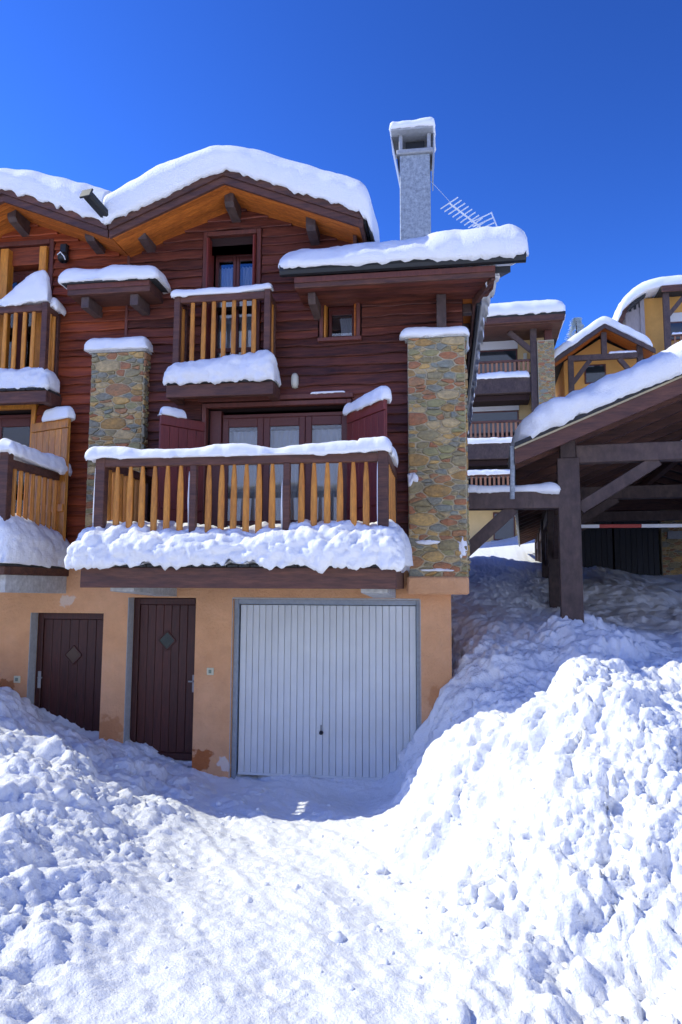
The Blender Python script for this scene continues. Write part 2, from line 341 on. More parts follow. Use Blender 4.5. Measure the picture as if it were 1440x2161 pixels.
# ================================================================ ground
HXF = [  # control heights x, y, z
 (-2.6,0,0),(-1.5,0,-.02),(-.7,0,0),(-.33,0,.35),(-.2,0,.72),(.05,0,1.15),(.35,-.1,1.35),(-3.3,0,.05),(-3.7,-.1,.12),(-4.1,-.2,.36),(-4.5,-.3,.5),(-5,-.3,.62),(-5.6,-.3,.9),(-6.5,-.4,1.1),(-8,-.5,1.2),
 (-5.4,-.8,.98),(-4.9,-.8,.72),(-4.6,-.9,.52),(-4.2,-.9,.45),(-3.8,-.9,.28),(-3.4,-.9,.1),(-2.5,-1,.0),(-1.2,-1,.0),(-.5,-1,.15),(.2,-1,.9),(1.2,-1,1.3),(2.5,-1,1.4),
 (-2.5,-2,.06),(-1.2,-2,.05),(-.4,-2.2,.2),(.8,-2.2,.8),(-3.1,-1.9,.22),(-3.6,-1.9,.5),(-4.4,-2,.75),(-5.5,-2,.95),(-7,-2,1.1),
 (-2.3,-3.2,.14),(-1,-3.2,.12),(-2.9,-3,.4),(-3.4,-3,.62),(-4.5,-3.2,.8),(-1.9,-4.3,.25),(-1,-4.3,.22),(-2.4,-4.2,.4),(-3,-4.4,.62),(-4.5,-4.5,.8),(0,-3.3,.15),(0,-4.5,.25),(1,-4.5,.3),(2,-4.5,.35),(3,-4.3,.5),(3.5,-3,1.0),(4.5,-1.5,1.4),
 (-1,-5.5,.34),(-2.5,-5.5,.55),(1,-5.5,.38),(3,-5.5,.5),(0,-8.8,.62),(-4,-8.8,.8),(4,-8.8,.8),
 (.3,.6,1.55),(.55,.4,1.5),(1.0,.4,1.65),(1.56,.6,1.8),(2.2,.3,1.6),(3.2,.4,1.5),(1.2,-.4,1.5),(1.2,2.2,1.95),(.6,2.2,2.0),(.5,5,2.35),(1.4,5,2.2),(2.0,4.5,1.9),(.7,8,2.7),(2.45,9,2.35),(1.6,9,2.75),(2.9,13.6,2.78),(1.2,12,3.2),(2.2,13,3.15),(3.45,18.6,3.3),(2.4,19.5,3.65),(.9,19.5,3.6),
 (3,3,1.7),(4.5,3,1.8),(3.6,6,2.25),(5,6,1.95),(3.6,8.5,2.6),(4.7,8,2.3),(4.3,12,2.85),(6.5,12,2.5),(8,4,2.0),(8.5,10,2.6),(6,20,4.2),
 (2.5,24,5),(7,23.5,8),(7,30,11),(12,31,13.5),(9,42,16),(0,40,9),(-10,15,2),(-20,-5,1.2),(-15,20,4),(20,0,3),(20,20,9),(30,45,17),(-30,45,10),
 (0,-13,1.2),(-8,-14,1.6),(10,-14,2),(0,-20,5),(-20,-25,8),(20,-22,8),(0,-40,20),(0,-70,38),(60,-60,34),(-60,-60,32),(30,-35,16),(-30,-35,15),(80,20,12),(-80,10,4),(0,120,25),(100,120,25),(-100,120,20),(300,-300,120),(-300,-300,110),(0,-300,140),(300,300,40),(-300,300,40),(300,0,30),(-300,0,20),(0,300,40)]  # unseen slope behind the camera, added to bounce sunlight onto the facade
CP = np.array(HXF, float)
def _phi(r2): return np.sqrt(r2+.15)
_n = len(CP); _A = np.zeros((_n+3, _n+3)); _d2 = ((CP[:, None, :2]-CP[None, :, :2])**2).sum(2)
_A[:_n, :_n] = _phi(_d2)+np.eye(_n)*-.02; _A[:_n, _n] = 1; _A[:_n, _n+1:] = CP[:, :2]; _A[_n, :_n] = 1; _A[_n+1:, :_n] = CP[:, :2].T
_w = np.linalg.solve(_A, np.concatenate([CP[:, 2], [0, 0, 0]]))
def ground_base(X, Y):
    out = _w[_n]+_w[_n+1]*X+_w[_n+2]*Y
    for i in range(_n): out = out+_w[i]*_phi((X-CP[i, 0])**2+(Y-CP[i, 1])**2)
    return out
def smooth(a, b, x): t = np.clip((x-a)/(b-a), 0, 1); return t*t*(3-2*t)
def grow(a, step, end, f=1.16):
    r = []; x = a; s = step
    while abs(x) < abs(end) if a*end >= 0 else True:
        s *= f; x = x+s*np.sign(end-a); r.append(x)
        if abs(x) >= abs(end) and np.sign(x) == np.sign(end): break
    return r
xs = np.array(grow(-6.2, .03, -320)[::-1]+list(np.arange(-6.2, -4, .03))+list(np.arange(-4, 2.4, .0185))+list(np.arange(2.4, 4.4, .035))+grow(4.4, .04, 320, 1.1))
ys = np.array(grow(-6.3, .03, -320)[::-1]+list(np.arange(-6.3, .9, .0185))+list(np.arange(.9, 6, .035))+grow(6, .04, 320, 1.05))
GX, GY = np.meshgrid(xs, ys); gx, gy = GX.ravel(), GY.ravel()
gz = ground_base(gx, gy)
P2 = np.stack([gx, gy, np.zeros_like(gx)], 1)
near = smooth(14, 6, np.abs(gx))*smooth(-9, -6.4, gy)*smooth(24, 8, gy)
# roughness: high on the banks, low on the cleared drive
drive = smooth(-3.3-.0*gy, -2.5, gx+.22*(gy+1))*smooth(-.3, -.75, gx+.13*(gy+1))*smooth(.15, -.3, gy)
path_r = smooth(.6, 1.2, gy)
rough_a = (1-.975*drive)*(1-.45*path_r)
def cell(P, sc, sd_, wsc, wam):
    q = P+np.stack([wam*fbm(P, wsc, 2, sd_+301), wam*fbm(P, wsc, 2, sd_+311), np.zeros(len(P))], 1); return lumps(q, sc, sd_, 2)
def chunks(P, sc, sd_):
    """angular broken blocks: every cell is a tilted facet at its own height"""
    x, y = P[:, 0]*sc, P[:, 1]*sc; xi, yi = np.floor(x), np.floor(y); z0_ = np.zeros(len(P)); bd = np.full(len(P), 9.); bv = np.zeros(len(P)); sec = np.full(len(P), 9.)
    for a in (-1, 0, 1):
        for b in (-1, 0, 1):
            cx, cy = xi+a, yi+b; dx = x-cx-_h(cx, cy, z0_, sd_); dy = y-cy-_h(cx, cy, z0_, sd_+1); d2 = dx*dx+dy*dy
            v = _h(cx, cy, z0_, sd_+2)-.5+(_h(cx, cy, z0_, sd_+3)-.5)*dx*1.6+(_h(cx, cy, z0_, sd_+4)-.5)*dy*1.6
            t = d2 < bd; sec = np.where(t, bd, np.minimum(sec, d2)); bv = np.where(t, v, bv); bd = np.where(t, d2, bd)
    return bv-.35*np.exp(-((np.sqrt(sec)-np.sqrt(bd))/.16)**2)
def wrp(P, wsc, wam, sd_): return P+np.stack([wam*fbm(P, wsc, 2, sd_+301), wam*fbm(P, wsc, 2, sd_+311), np.zeros(len(P))], 1)
def broken(P, sd_, lo=.08, hi=1.25):
    """heaped, broken-up snow: clods of many sizes, unevenly spread"""
    mk = lambda sc, k_: lo+(hi-lo)*smooth(-.45, .55, fbm(P, sc, 2, sd_+k_))
    return (.13*(cell(P, 1.6, sd_, 3, .12)-.4)*mk(.8, 1)+.045*chunks(wrp(P, 4, .10, sd_), 3.1, sd_+60)*mk(.9, 6)+.055*(cell(P, 4.6, sd_+10, 7, .06)-.35)*mk(1.4, 2)+.030*chunks(wrp(P, 9, .05, sd_+2), 7.5, sd_+70)*mk(1.9, 7)
        +.040*(cell(P, 10.5, sd_+20, 14, .03)-.3)*mk(2.1, 3)+.014*chunks(wrp(P, 20, .02, sd_+4), 18, sd_+80)*mk(3.3, 8)+.016*(lumps(P, 24, sd_+40, 2)-.3)*mk(4, 5)+.05*fbm(P, 4.5, 6, sd_+50, .58))
fineP = near*(1-path_r*.3)
d = near*rough_a*(.10*fbm(P2, 1.1, 3, 3)+broken(P2, 21)*.95)
d = d+near*(.010*fbm(P2, 6, 4, 5, .6)+.013*np.clip(lumps(P2, 17, 51, 2)-.35, 0, 1)*smooth(-.3, .4, fbm(P2, 2.1, 2, 61))+.022*np.clip(chunks(P2, 9, 52), 0, 1)*smooth(.1, .6, fbm(P2, 1.3, 2, 71)))
# shallow tyre / shovel streaks on the drive running up to the garage
sx = gx*math.cos(.5)+gy*math.sin(.5)*-1
tx = np.stack([(gx*.83+gy*.55)*.9, (gx*-.55+gy*.83)*.25, np.zeros_like(gx)], 1)
d = d+near*drive*(.030*fbm(tx, 3.2, 5, 81, .55)+.008*fbm(P2, 11, 4, 83, .65)+.005*chunks(wrp(P2, 12, .03, 5), 11, 87)*smooth(-.2, .5, fbm(P2, 1.6, 2, 89)))
keep = np.clip((-gy+.02)/.25, 0, 1); lim = (gx > -4.3) & (gx < -.5) & (gy > -.35)
d = np.where(lim, d*.5-.01, d)
base_n = np.stack([-np.gradient(gz.reshape(GX.shape), xs, axis=1).ravel(), -np.gradient(gz.reshape(GX.shape), ys, axis=0).ravel(), np.ones_like(gx)], 1)
base_n /= np.linalg.norm(base_n, axis=1, keepdims=True)
GV = np.stack([gx, gy, gz], 1)+base_n*d[:, None]
GD = (gz+d).reshape(GX.shape)
def grid_faces(nx, ny):
    i = np.arange(nx-1)[None, :]+np.arange(ny-1)[:, None]*nx
    return np.stack([i, i+1, i+nx+1, i+nx], -1).reshape(-1, 4)
def fast_grid(name, V, nx, ny, mt):
    Fq = grid_faces(nx, ny); me = bpy.data.meshes.new(name); me.vertices.add(len(V)); me.vertices.foreach_set('co', V.astype(np.float32).ravel())
    me.loops.add(Fq.size); me.loops.foreach_set('vertex_index', Fq.ravel().astype(np.int32)); me.polygons.add(len(Fq))
    me.polygons.foreach_set('loop_start', np.arange(0, Fq.size, 4, dtype=np.int32)); me.polygons.foreach_set('use_smooth', np.ones(len(Fq), bool))
    me.update(calc_edges=True); me.validate(); me.materials.append(mt)
    o = bpy.data.objects.new(name, me); COL.objects.link(o); WL[o.name] = Vector((0, 0, 0)); return o
gr = fast_grid('snow_ground', GV, len(xs), len(ys), M['snow']); gr['kind'] = 'structure'
def gz_at(x, y):
    i = min(max(np.searchsorted(xs, x), 0), len(xs)-1); j = min(max(np.searchsorted(ys, y), 0), len(ys)-1); return GD[j, i]

# snow mound thrown up by the plough
mxs = np.arange(-1.1, 3.5, .0125); mys = np.arange(-5.3, -.6, .0125); MX, MY = np.meshgrid(mxs, mys); mx, my = MX.ravel(), MY.ravel()
mp2 = np.stack([mx, my, np.zeros_like(mx)], 1)
wx = mx+.10*fbm(mp2, 1.3, 3, 101); wy = my+.12*fbm(mp2, 1.3, 3, 111)
# x, y, height, slope behind, slope in front, slope to the left
ridge = [(-.12, -2.1, .62, 1.1, .9, 1.8), (0.03, -2.15, .92, 1.1, .9, 2.0), (.25, -2.2, 1.16, 1.1, .85, 1.6), (.5, -2.2, 1.33, 1.1, .8, 1.3), (.8, -2.25, 1.48, 1.1, .75, 1.2), (1.12, -2.2, 1.74, 1.1, .7, 1.3), (1.27, -2.2, 1.79, 1.1, .68, 1.2), (1.5, -2.2, 1.72, 1.1, .66, 1), (1.8, -2.25, 1.52, 1.1, .62, .9), (2.1, -2.3, 1.42, 1, .6, .9), (2.8, -2.4, 1.3, 1, .6, .9), (.5, -3.1, .82, .8, .7, 1.1), (1.1, -3.3, .86, .8, .62, 1.), (.75, -3.9, .55, .8, .7, .9)]
cones = []
for x, y, z, b, f, l in ridge:
    dx, dy = wx-x, wy-y; sy_ = np.where(dy < 0, f, b); sx_ = np.where(dx < 0, l, .9); cones.append(z+.06-np.sqrt((sx_*dx)**2+(sy_*dy)**2+.015)+.09)
k = 14.; mh = np.log(np.exp(k*np.stack(cones)).sum(0))/k-.08
gb = ground_base(mx, my)-.05
kk = 9.; base = np.log(np.exp(kk*mh)+np.exp(kk*gb))/kk-.02
over = smooth(.0, .25, base-gb)
base = base-(1-over)*.12
n2 = np.stack([-np.gradient(base.reshape(MX.shape), mxs, axis=1).ravel(), -np.gradient(base.reshape(MX.shape), mys, axis=0).ravel(), np.ones_like(mx)], 1); n2 /= np.linalg.norm(n2, axis=1, keepdims=True)
MV = np.stack([mx, my, base], 1)+n2*(broken(mp2, 121)*(.25+.75*over))[:, None]
mo = fast_grid('snow_mound', MV, len(mxs), len(mys), M['snow'])
tag(mo, 'big lumpy white pile of cleared snow in the right foreground', 'snow pile')
MD = MV[:, 2].reshape(MX.shape)
def mz_at(x, y):
    if not (mxs[0] < x < mxs[-1] and mys[0] < y < mys[-1]): return -9
    return MD[min(np.searchsorted(mys, y), len(mys)-1), min(np.searchsorted(mxs, x), len(mxs)-1)]
# loose clods strewn over drive, banks and mound: nobody could count them
import bmesh
def ico(sub):
    bm = bmesh.new(); bmesh.ops.create_icosphere(bm, subdivisions=sub, radius=1); v = np.array([p.co for p in bm.verts]); f = [[q.index for q in p.verts] for p in bm.faces]; bm.free(); return v, f
iv, if_ = ico(2); CV = []; CF = []
for i in range(300):
    t = random.random()
    if t < .45: x, y = random.uniform(-.7, 2.6), random.uniform(-4.9, -1.6)
    elif t < .8: x, y = random.uniform(-4.8, -1.9), random.uniform(-5.2, -.6)
    else: x, y = random.uniform(-2.4, .2), random.uniform(-5.4, -.4)
    r = .010+.05*random.random()**3.5
    if t >= .8: r *= .6
    z = max(gz_at(x, y), mz_at(x, y)); sc = np.array([random.uniform(.8, 1.3), random.uniform(.8, 1.3), random.uniform(.6, .95)])
    v = iv*sc; v = v*(1+.4*fbm(v+i*3.7, 1.2, 3, i)[:, None])*r+np.array([x, y, z+r*.05])
    n0 = len(CV)*len(iv); CV.append(v); CF += [[a+n0 for a in f] for f in if_]
finish('snow_clods', np.concatenate(CV), CF, M['snow_fine'], None, True, 'stuff')['label'] = 'loose clods of snow strewn over the drive and banks'

# ================================================================ chalets
SL = .405                                   # roof pitch (rise / run)
BX = -4.25                                  # party line between the two chalets
chalet = tag(empty('chalet', (-2, 0, 0)), 'dark red timber chalet above an orange base with white garage door', 'house')
neigh = tag(empty('neighbouring_chalet', (-6, 0, 0)), 'lighter red timber chalet cut off by the left picture edge', 'house')
XR = .05
# ---- stucco base
base_m = holed_wall('base_wall', (BX, XR), (-.6, 2.62), [(-2.69, -.33, -.6, 2.18), (-4.1, -3.18, .06, 2.19)], 0, .3, M['stucco'], chalet)
base_n2 = holed_wall('base_wall', (-9.5, BX), (-.6, 2.62), [(-5.46, -4.43, .0, 1.98)], 0, .3, M['stucco'], neigh)
# ---- garage door
gd = MB()
gd.box(-2.69, -2.63, .06, .20, -.3, 2.18).box(-.375, -.325, .06, .2, -.3, 2.18).box(-2.63, -.375, .06, .2, 2.115, 2.18)
gdo = gd.build('garage_door', M['steel'], chalet)
nst = 27; gx0, gx1 = -2.615, -.38; wst = (gx1-gx0)/nst
for i in range(nst):
    x0 = gx0+i*wst; m_ = MB()
    poly = [(x0+.0015, .103), (x0+.006, .094), (x0+wst*.5, .0915), (x0+wst-.006, .094), (x0+wst-.0015, .103), (x0+wst-.0015, .142), (x0+.0015, .142)]
    nn = len(poly); V = [(a, b, .03) for a, b in poly]+[(a, b, 2.105) for a, b in poly]; Fc = [[j, (j+1) % nn, nn+(j+1) % nn, nn+j] for j in range(nn)]+[list(range(nn))[::-1], [nn+j for j in range(nn)]]
    m_.add(V, Fc).build('slat', M['garage'], gdo)
box('backing_sheet', gx0, gx1, .14, .17, .03, 2.105, M['garage'], gdo)
box('bottom_rail', gx0, gx1, .088, .16, -.0, .034, M['garage'], gdo, .003)
hn = MB().tube([(-1.555, .09, .545), (-1.555, .055, .545)], [.026, .022], 12).build('door_knob', M['black'], gdo, True)
MB().tube([(-1.555, .07, .56), (-1.555, .07, .64)], .006, 6).build('latch_rod', M['black'], gdo)
# ---- plank doors
def plank_door(parent, x0, x1, z0, z1, hx, diamond, dz):
    f = MB(); f.box(x0, x0+.075, .17, .24, z0, z1).box(x1-.06, x1, .17, .24, z0, z1).box(x0+.075, x1-.06, .17, .24, z1-.085, z1).box(x0+.075, x1-.06, .175, .24, z0, z0+.09)
    dr = f.build('plank_door', M['door'], parent); a, b = x0+.078, x1-.063; n = 7; w = (b-a)/n
    for i in range(n): box('plank', a+i*w+.002, a+(i+1)*w-.002, .195, .23, z0+.092, z1-.087, M['door'], dr, .005)
    cx = (a+b)/2; r = .125; dm = MB()
    poly = [(cx, dz-r), (cx+r*.95, dz), (cx, dz+r), (cx-r*.95, dz)]
    dm.prism(poly, .186, .2).build('diamond_pane', diamond, dr)
    fm = MB()
    for i in range(4):
        p, q = poly[i], poly[(i+1) % 4]; fm.beam((p[0], .187, p[1]), (q[0], .187, q[1]), .02, .02)
    fm.build('diamond_frame', M['door'], dr)
    hd = MB().box(hx-.022, hx+.022, .158, .17, .98, 1.2, .004).tube([(hx, .15, 1.12), (hx, .125, 1.12), (hx+.06*(1 if hx < cx else -1), .122, 1.12)], .01, 8).build('handle', M['metal'], dr)
    return dr
M['brown_pane'] = mat('brown_pane', (.07, .035, .02), .25); M['green_pane'] = mat('green_pane', (.008, .02, .014), .15)
d2 = plank_door(chalet, -4.09, -3.185, .12, 2.18, -3.24, M['green_pane'], 1.63)
box('door_sill', -4.1, -3.18, .02, .28, .0, .075, M['jamb'], chalet); box('door_jamb', -4.104, -4.092, .002, .17, .06, 2.186, M['jamb'], chalet, .002)
box('garage_jamb', -2.70, -2.691, -.002, .19, -.3, 2.19, M['jamb'], chalet, .002); box('garage_lintel', -2.69, -.33, -.003, .055, 2.181, 2.2, M['jamb'], chalet, .002)
box('garage_jamb', -.329, -.318, -.002, .19, -.3, 2.19, M['jamb'], chalet, .002)
d1 = plank_door(neigh, -5.45, -4.435, -.1, 1.975, -5.39, M['brown_pane'], 1.42)
box('door_jamb', -5.462, -5.452, .001, .17, -.1, 1.98, M['jamb'], neigh, .002)
for par, x, z in ((chalet, -2.965, 1.27), (neigh, -5.6, 1.11)):
    s_ = box('light_switch', x-.045, x+.045, -.02, .0, z-.045, z+.045, M['switch'], par, .006); box('button', x-.018, x+.018, -.028, -.019, z-.022, z+.022, M['switch_g'], s_, .003)
# ---- timber upper walls with boards
UH = [(-3.13, -2.45, 4.8, 7.02), (-1.545, -1.115, 5.53, 6.18), (-3.09, -1.235, 2.66, 4.66)]      # openings main
NH = [(-6.75, -5.42, 4.8, 7.08), (-7.4, -5.57, 2.66, 4.74)]
wallm = holed_wall('timber_wall', (BX, .24), (2.62, 6.05), [UH[2], (UH[0][0], UH[0][1], 4.8, 6.05), (UH[1][0], UH[1][1], 5.53, 6.05)], .03, .25, M['core'], chalet)
holed_wall('gable_wall', (BX, -1.0), (6.05, 6.9), [(UH[0][0], UH[0][1], 6.05, 6.9)], .03, .25, M['core'], wallm)
walln = holed_wall('timber_wall', (-9.5, BX), (2.62, 6.9), [h for h in NH], .03, .25, M['core'], neigh)
for w_, xa, xb, par in ((-2.72, BX, -1.05, wallm), (-5.74, -6.95, BX, walln)):   # gable triangles behind boards, filled back unseen to block sun through the attic
    hh = lambda x: 7.42-SL*abs(x-w_)
    MB().prism([(xa, 6.905), (xb, 6.905), (xb, hh(xb)), (w_, hh(w_)), (xa, hh(xa))], .03, 8.9).build('gable_core', M['core'], par)
def board(xa, xb, z0, z1, mt, par, seed):
    n = max(3, int((xb-xa)/.12)); X = np.linspace(xa, xb, n+1)
    P = np.stack([X*1.0, np.full(n+1, seed*1.37), np.zeros(n+1)], 1)
    zb = z0+.016*fbm(P, 3.2, 3, 7)+.004; yo = -.042+.008*fbm(P, 2.5, 2, 9)
    V = []
    for i in range(n+1):
        V += [(X[i], -.002, z1+.015), (X[i], yo[i]+.004, zb[i]+.022), (X[i], yo[i], zb[i]+.008), (X[i], yo[i]+.008, zb[i]), (X[i], .03, zb[i]+.004)]
    Fc = []
    for i in range(n):
        for k in range(4): Fc.append([i*5+k, i*5+k+1, i*5+k+6, i*5+k+5])
    Fc.append([0, 1, 2, 3, 4][::-1]); Fc.append([n*5+k for k in range(5)])
    finish('board', V, [f[::-1] for f in Fc], mt, par)
z = 2.62; row = 0
PIER = [(-4.68, -3.93, 2.4, 5.42), (-.47, .24, 2.4, 5.42)]
while z < 7.45:
    hgt = random.uniform(.112, .142); z1 = z+hgt; zm = (z+z1)/2
    for (xa, xb, holes, mt, par, apex) in ((BX+.012, .23, UH, M['board'], wallm, -2.72), (-7.6, BX-.012, NH, M['board_l'], walln, -5.74)):
        xl, xh = xa, xb
        top = 7.44-(z+.05)
        lim_ = top/SL
        if zm > 6.25: xl, xh = max(xa, apex-lim_), min(xb, apex+lim_)
        if par is wallm and zm > 6.75: xh = min(xh, -1.1)
        if xh-xl < .15: continue
        segs = [(xl, xh)]
        for h in holes:
            if h[2]-.03 < zm < h[3]+.06:
                ns_ = []
                for a, b in segs:
                    if h[1]+.07 <= a or h[0]-.07 >= b: ns_.append((a, b))
                    else:
                        if h[0]-.07 > a+.03: ns_.append((a, h[0]-.07))
                        if h[1]+.07 < b-.03: ns_.append((h[1]+.07, b))
                segs = ns_
        for p in PIER:
            if z1 < p[3]-.05:
                ns_ = []
                for a, b in segs:
                    if p[1] <= a or p[0] >= b: ns_.append((a, b))
                    else:
                        if p[0] > a+.03: ns_.append((a, p[0]+.03))
                        if p[1] < b-.03: ns_.append((p[1]-.03, b))
                segs = ns_
        for a, b in segs:
            cuts = [a]
            while b-cuts[-1] > 3.4: cuts.append(cuts[-1]+random.uniform(1.4, 2.6))
            cuts.append(b)
            for i in range(len(cuts)-1): board(cuts[i]+.0015, cuts[i+1]-.0015, z, z1, mt, par, row+i*31)
    z = z1; row += 1
box('corner_batten', BX-.02, BX+.02, -.045, .02, 5.45, 6.95, M['trim'], chalet)
# ---- openings
def trim_frame(par, x0, x1, z0, z1, mt, w=.065, sill=True):
    m_ = MB().box(x0-w, x0, -.05, .06, z0, z1+w).box(x1, x1+w, -.05, .06, z0, z1+w).box(x0, x1, -.05, .06, z1, z1+w)
    if sill: m_.box(x0-w-.02, x1+w+.02, -.08, .1, z0-.05, z0)
    return m_.build('window_trim', mt, par)
def leaf_window(par, x0, x1, z0, z1, leaves, y=.14, fr=.075, cur=True, mid=.62, rail=None, name='french_window'):
    m_ = MB(); m_.box(x0, x1, y, y+.06, z1-.05, z1); w = (x1-x0)/leaves; panes = []
    for i in range(leaves):
        a, b = x0+i*w, x0+(i+1)*w
        m_.box(a+.002, a+fr, y, y+.05, z0, z1-.051).box(b-fr, b-.002, y, y+.05, z0, z1-.051).box(a+fr, b-fr, y, y+.05, z1-.05-fr*1.4, z1-.051).box(a+fr, b-fr, y, y+.05, z0, z0+fr*1.6)
        panes.append((a+fr, b-fr, z0+fr*1.6, z1-.05-fr*1.4))
        if rail: m_.box(a+fr, b-fr, y+.004, y+.046, z0+rail, z0+rail+.06)
    wn_ = m_.build(name, M['frame'], par)
    for a, b, c, d_ in panes:
        box('pane', a-.004, b+.004, y+.02, y+.026, c-.004, d_+.004, M['glass'], wn_, .001)
        if cur:
            n = 28; V = []; xs_ = np.linspace(a-.03, b+.03, n)
            for k_, xx in enumerate(xs_):
                yy = y+.15+.018*math.sin(k_*1.3); V += [(xx, yy, c-.05), (xx, yy, d_-.03)]
            finish('curtain', V, [[2*k_, 2*k_+2, 2*k_+3, 2*k_+1] for k_ in range(n-1)], M['curtain'], wn_, True)
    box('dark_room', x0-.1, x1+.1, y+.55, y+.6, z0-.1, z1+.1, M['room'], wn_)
    return wn_
def folded_shutter(par, x, z0, z1, side, mt):
    s_ = box('folded_shutter', x, x+.035*1, -.09, .13, z0, z1, mt, par)
    box('hinge_leaf', x+.006, x+.029, -.115, -.091, z0+.02, z1-.02, mt, s_); return s_
# upper french door of the main chalet
trim_frame(chalet, -3.13, -2.45, 4.9, 7.02, M['trim'], .06, False)
box('roller_box', -3.07, -2.47, .1, .2, 6.86, 7.02, M['trim'], chalet)
leaf_window(chalet, -3.08, -2.49, 4.92, 6.86, 2, .15, .045, True, rail=.55)
for x, sd_ in ((-3.125, 1), (-2.49, -1)): folded_shutter(chalet, x, 4.92, 6.98, sd_, M['shut_red'])
# small window
trim_frame(chalet, -1.545, -1.115, 5.53, 6.18, M['trim'], .05)
for x in (-1.54, -1.145): box('reveal_board', x, x+.025, -.03, .14, 5.54, 6.17, M['orange'] if x < -1.3 else M['soffit'], chalet)
box('window_head', -1.51, -1.15, .05, .15, 6.02, 6.17, M['trim'], chalet)
sw = leaf_window(chalet, -1.51, -1.15, 5.55, 6.02, 1, .15, .045, False, name='small_window')
V = []; n = 20
for k_, xx in enumerate(np.linspace(-1.36, -1.2, n)): V += [(xx+.02*(1-k_/n), .27+.01*math.sin(k_*1.7), 5.6), (xx-.02*(1-k_/n), .27+.01*math.sin(k_*1.7), 5.93)]
finish('curtain', V, [[2*k_, 2*k_+2, 2*k_+3, 2*k_+1] for k_ in range(n-1)], M['curtain'], sw, True)
# lower french window
trim_frame(chalet, -3.09, -1.235, 2.66, 4.66, M['trim'], .06, False)
box('lintel_board', -3.2, -1.15, -.07, -.0, 4.735, 4.80, M['trim'], chalet)
leaf_window(chalet, -2.92, -1.24, 2.68, 4.6, 3, .12, .085, True, rail=.45)
box('window_post', -3.08, -2.925, .08, .2, 2.68, 4.65, M['frame'], chalet)
# neighbour's openings
trim_frame(neigh, -6.75, -5.42, 4.9, 7.08, M['trim'], .065, False)
leaf_window(neigh, -6.3, -5.5, 4.92, 6.8, 2, .15, .075, False)
box('roller_box', -6.75, -5.42, -.0, .2, 6.81, 7.07, M['board_l'], neigh)
box('folded_shutter', -6.12, -6.0, -.1, .04, 4.95, 7.02, M['orange'], neigh); box('folded_shutter', -5.535, -5.43, -.1, -.04, 4.95, 7.02, M['orange'], neigh)
trim_frame(neigh, -7.4, -5.57, 2.66, 4.74, M['orange'], .065, False)
leaf_window(neigh, -7.38, -5.6, 2.68, 4.7, 3, .12, .085, True, rail=.45)
# ---- hinged shutters standing open
def shutter(par, p0, p1, z0, z1, mt, n, snow_lab, sd_):
    p0, p1 = np.array([*p0, 0.]), np.array([*p1, 0.]); d_ = p1-p0; L = np.linalg.norm(d_); u = d_/L; nrm = np.array([u[1], -u[0], 0.])
    if nrm[1] > 0: nrm = -nrm
    s_ = MB().add(*obox_vf(p0+u*L/2+nrm*-.012+np.array([0, 0, (z0+z1)/2]), u, nrm, (0, 0, 1), L/2-.004, .012, (z1-z0)/2-.004)).build('shutter', mt, par); w = L/n
    for i in range(n): MB().add(*obox_vf(p0+u*(i+.5)*w+nrm*.012+np.array([0, 0, (z0+z1-.13)/2]), u, nrm, (0, 0, 1), w/2-.002, .0125, (z1-z0-.13)/2, .004)).build('plank', mt, s_)
    MB().add(*obox_vf(p0+u*L/2+nrm*.013+np.array([0, 0, z1-.062]), u, nrm, (0, 0, 1), L/2, .016, .06, .004)).build('top_rail', mt, s_)
    MB().add(*obox_vf(p0+u*L/2+nrm*.034+np.array([0, 0, z0+.62]), u, nrm, (0, 0, 1), L/2-.02, .010, .05, .004)).build('ledge', mt, s_)
    return s_
shutter(chalet, (-3.12, -.03), (-3.52, -.52), 2.72, 4.47, M['shut_red'], 5, '', 0)
shutter(chalet, (-1.21, -.03), (-.68, -.70), 2.72, 4.52, M['shut_red'], 6, '', 0)
shutter(neigh, (-5.54, -.03), (-4.86, -.29), 2.72, 4.52, M['orange'], 6, '', 0)
# ---- lamps on the walls
lm_ = MB(); V = []; Fc = []
for i, (q, y) in enumerate(((1, -.03), (1, -.06), (.8, -.095), (.4, -.105))):
    for k_ in range(20):
        t = 2*math.pi*k_/20; V.append((-1.91+.047*q*math.copysign(abs(math.cos(t))**.8, math.cos(t)), y, 4.98+.1*q*math.copysign(abs(math.sin(t))**.7, math.sin(t))))
for i in range(3):
    for k_ in range(20): Fc.append([i*20+k_, i*20+(k_+1) % 20, (i+1)*20+(k_+1) % 20, (i+1)*20+k_])
Fc.append([60+k_ for k_ in range(20)])
bl = finish('bulkhead_lamp', V, Fc, M['lamp'], chalet, True); box('lamp_base', -1.95, -1.87, -.032, -.01, 4.89, 5.07, M['metal'], bl, .004)
fl = MB().box(-5.24, -5.13, -.10, -.02, 6.88, 7.04, .02).build('floodlight', M['black'], neigh)
MB().tube([(-5.19, -.06, 6.88), (-5.17, -.1, 6.84), (-5.15, -.14, 6.8)], [.05, .07, .075], 12).build('lamp_head', M['black'], fl, True)
MB().tube([(-5.22, -.17, 6.84), (-5.16, -.2, 6.86), (-5.11, -.19, 6.8), (-5.1, -.17, 6.76)], .008, 6).build('bracket', M['frost'], fl)

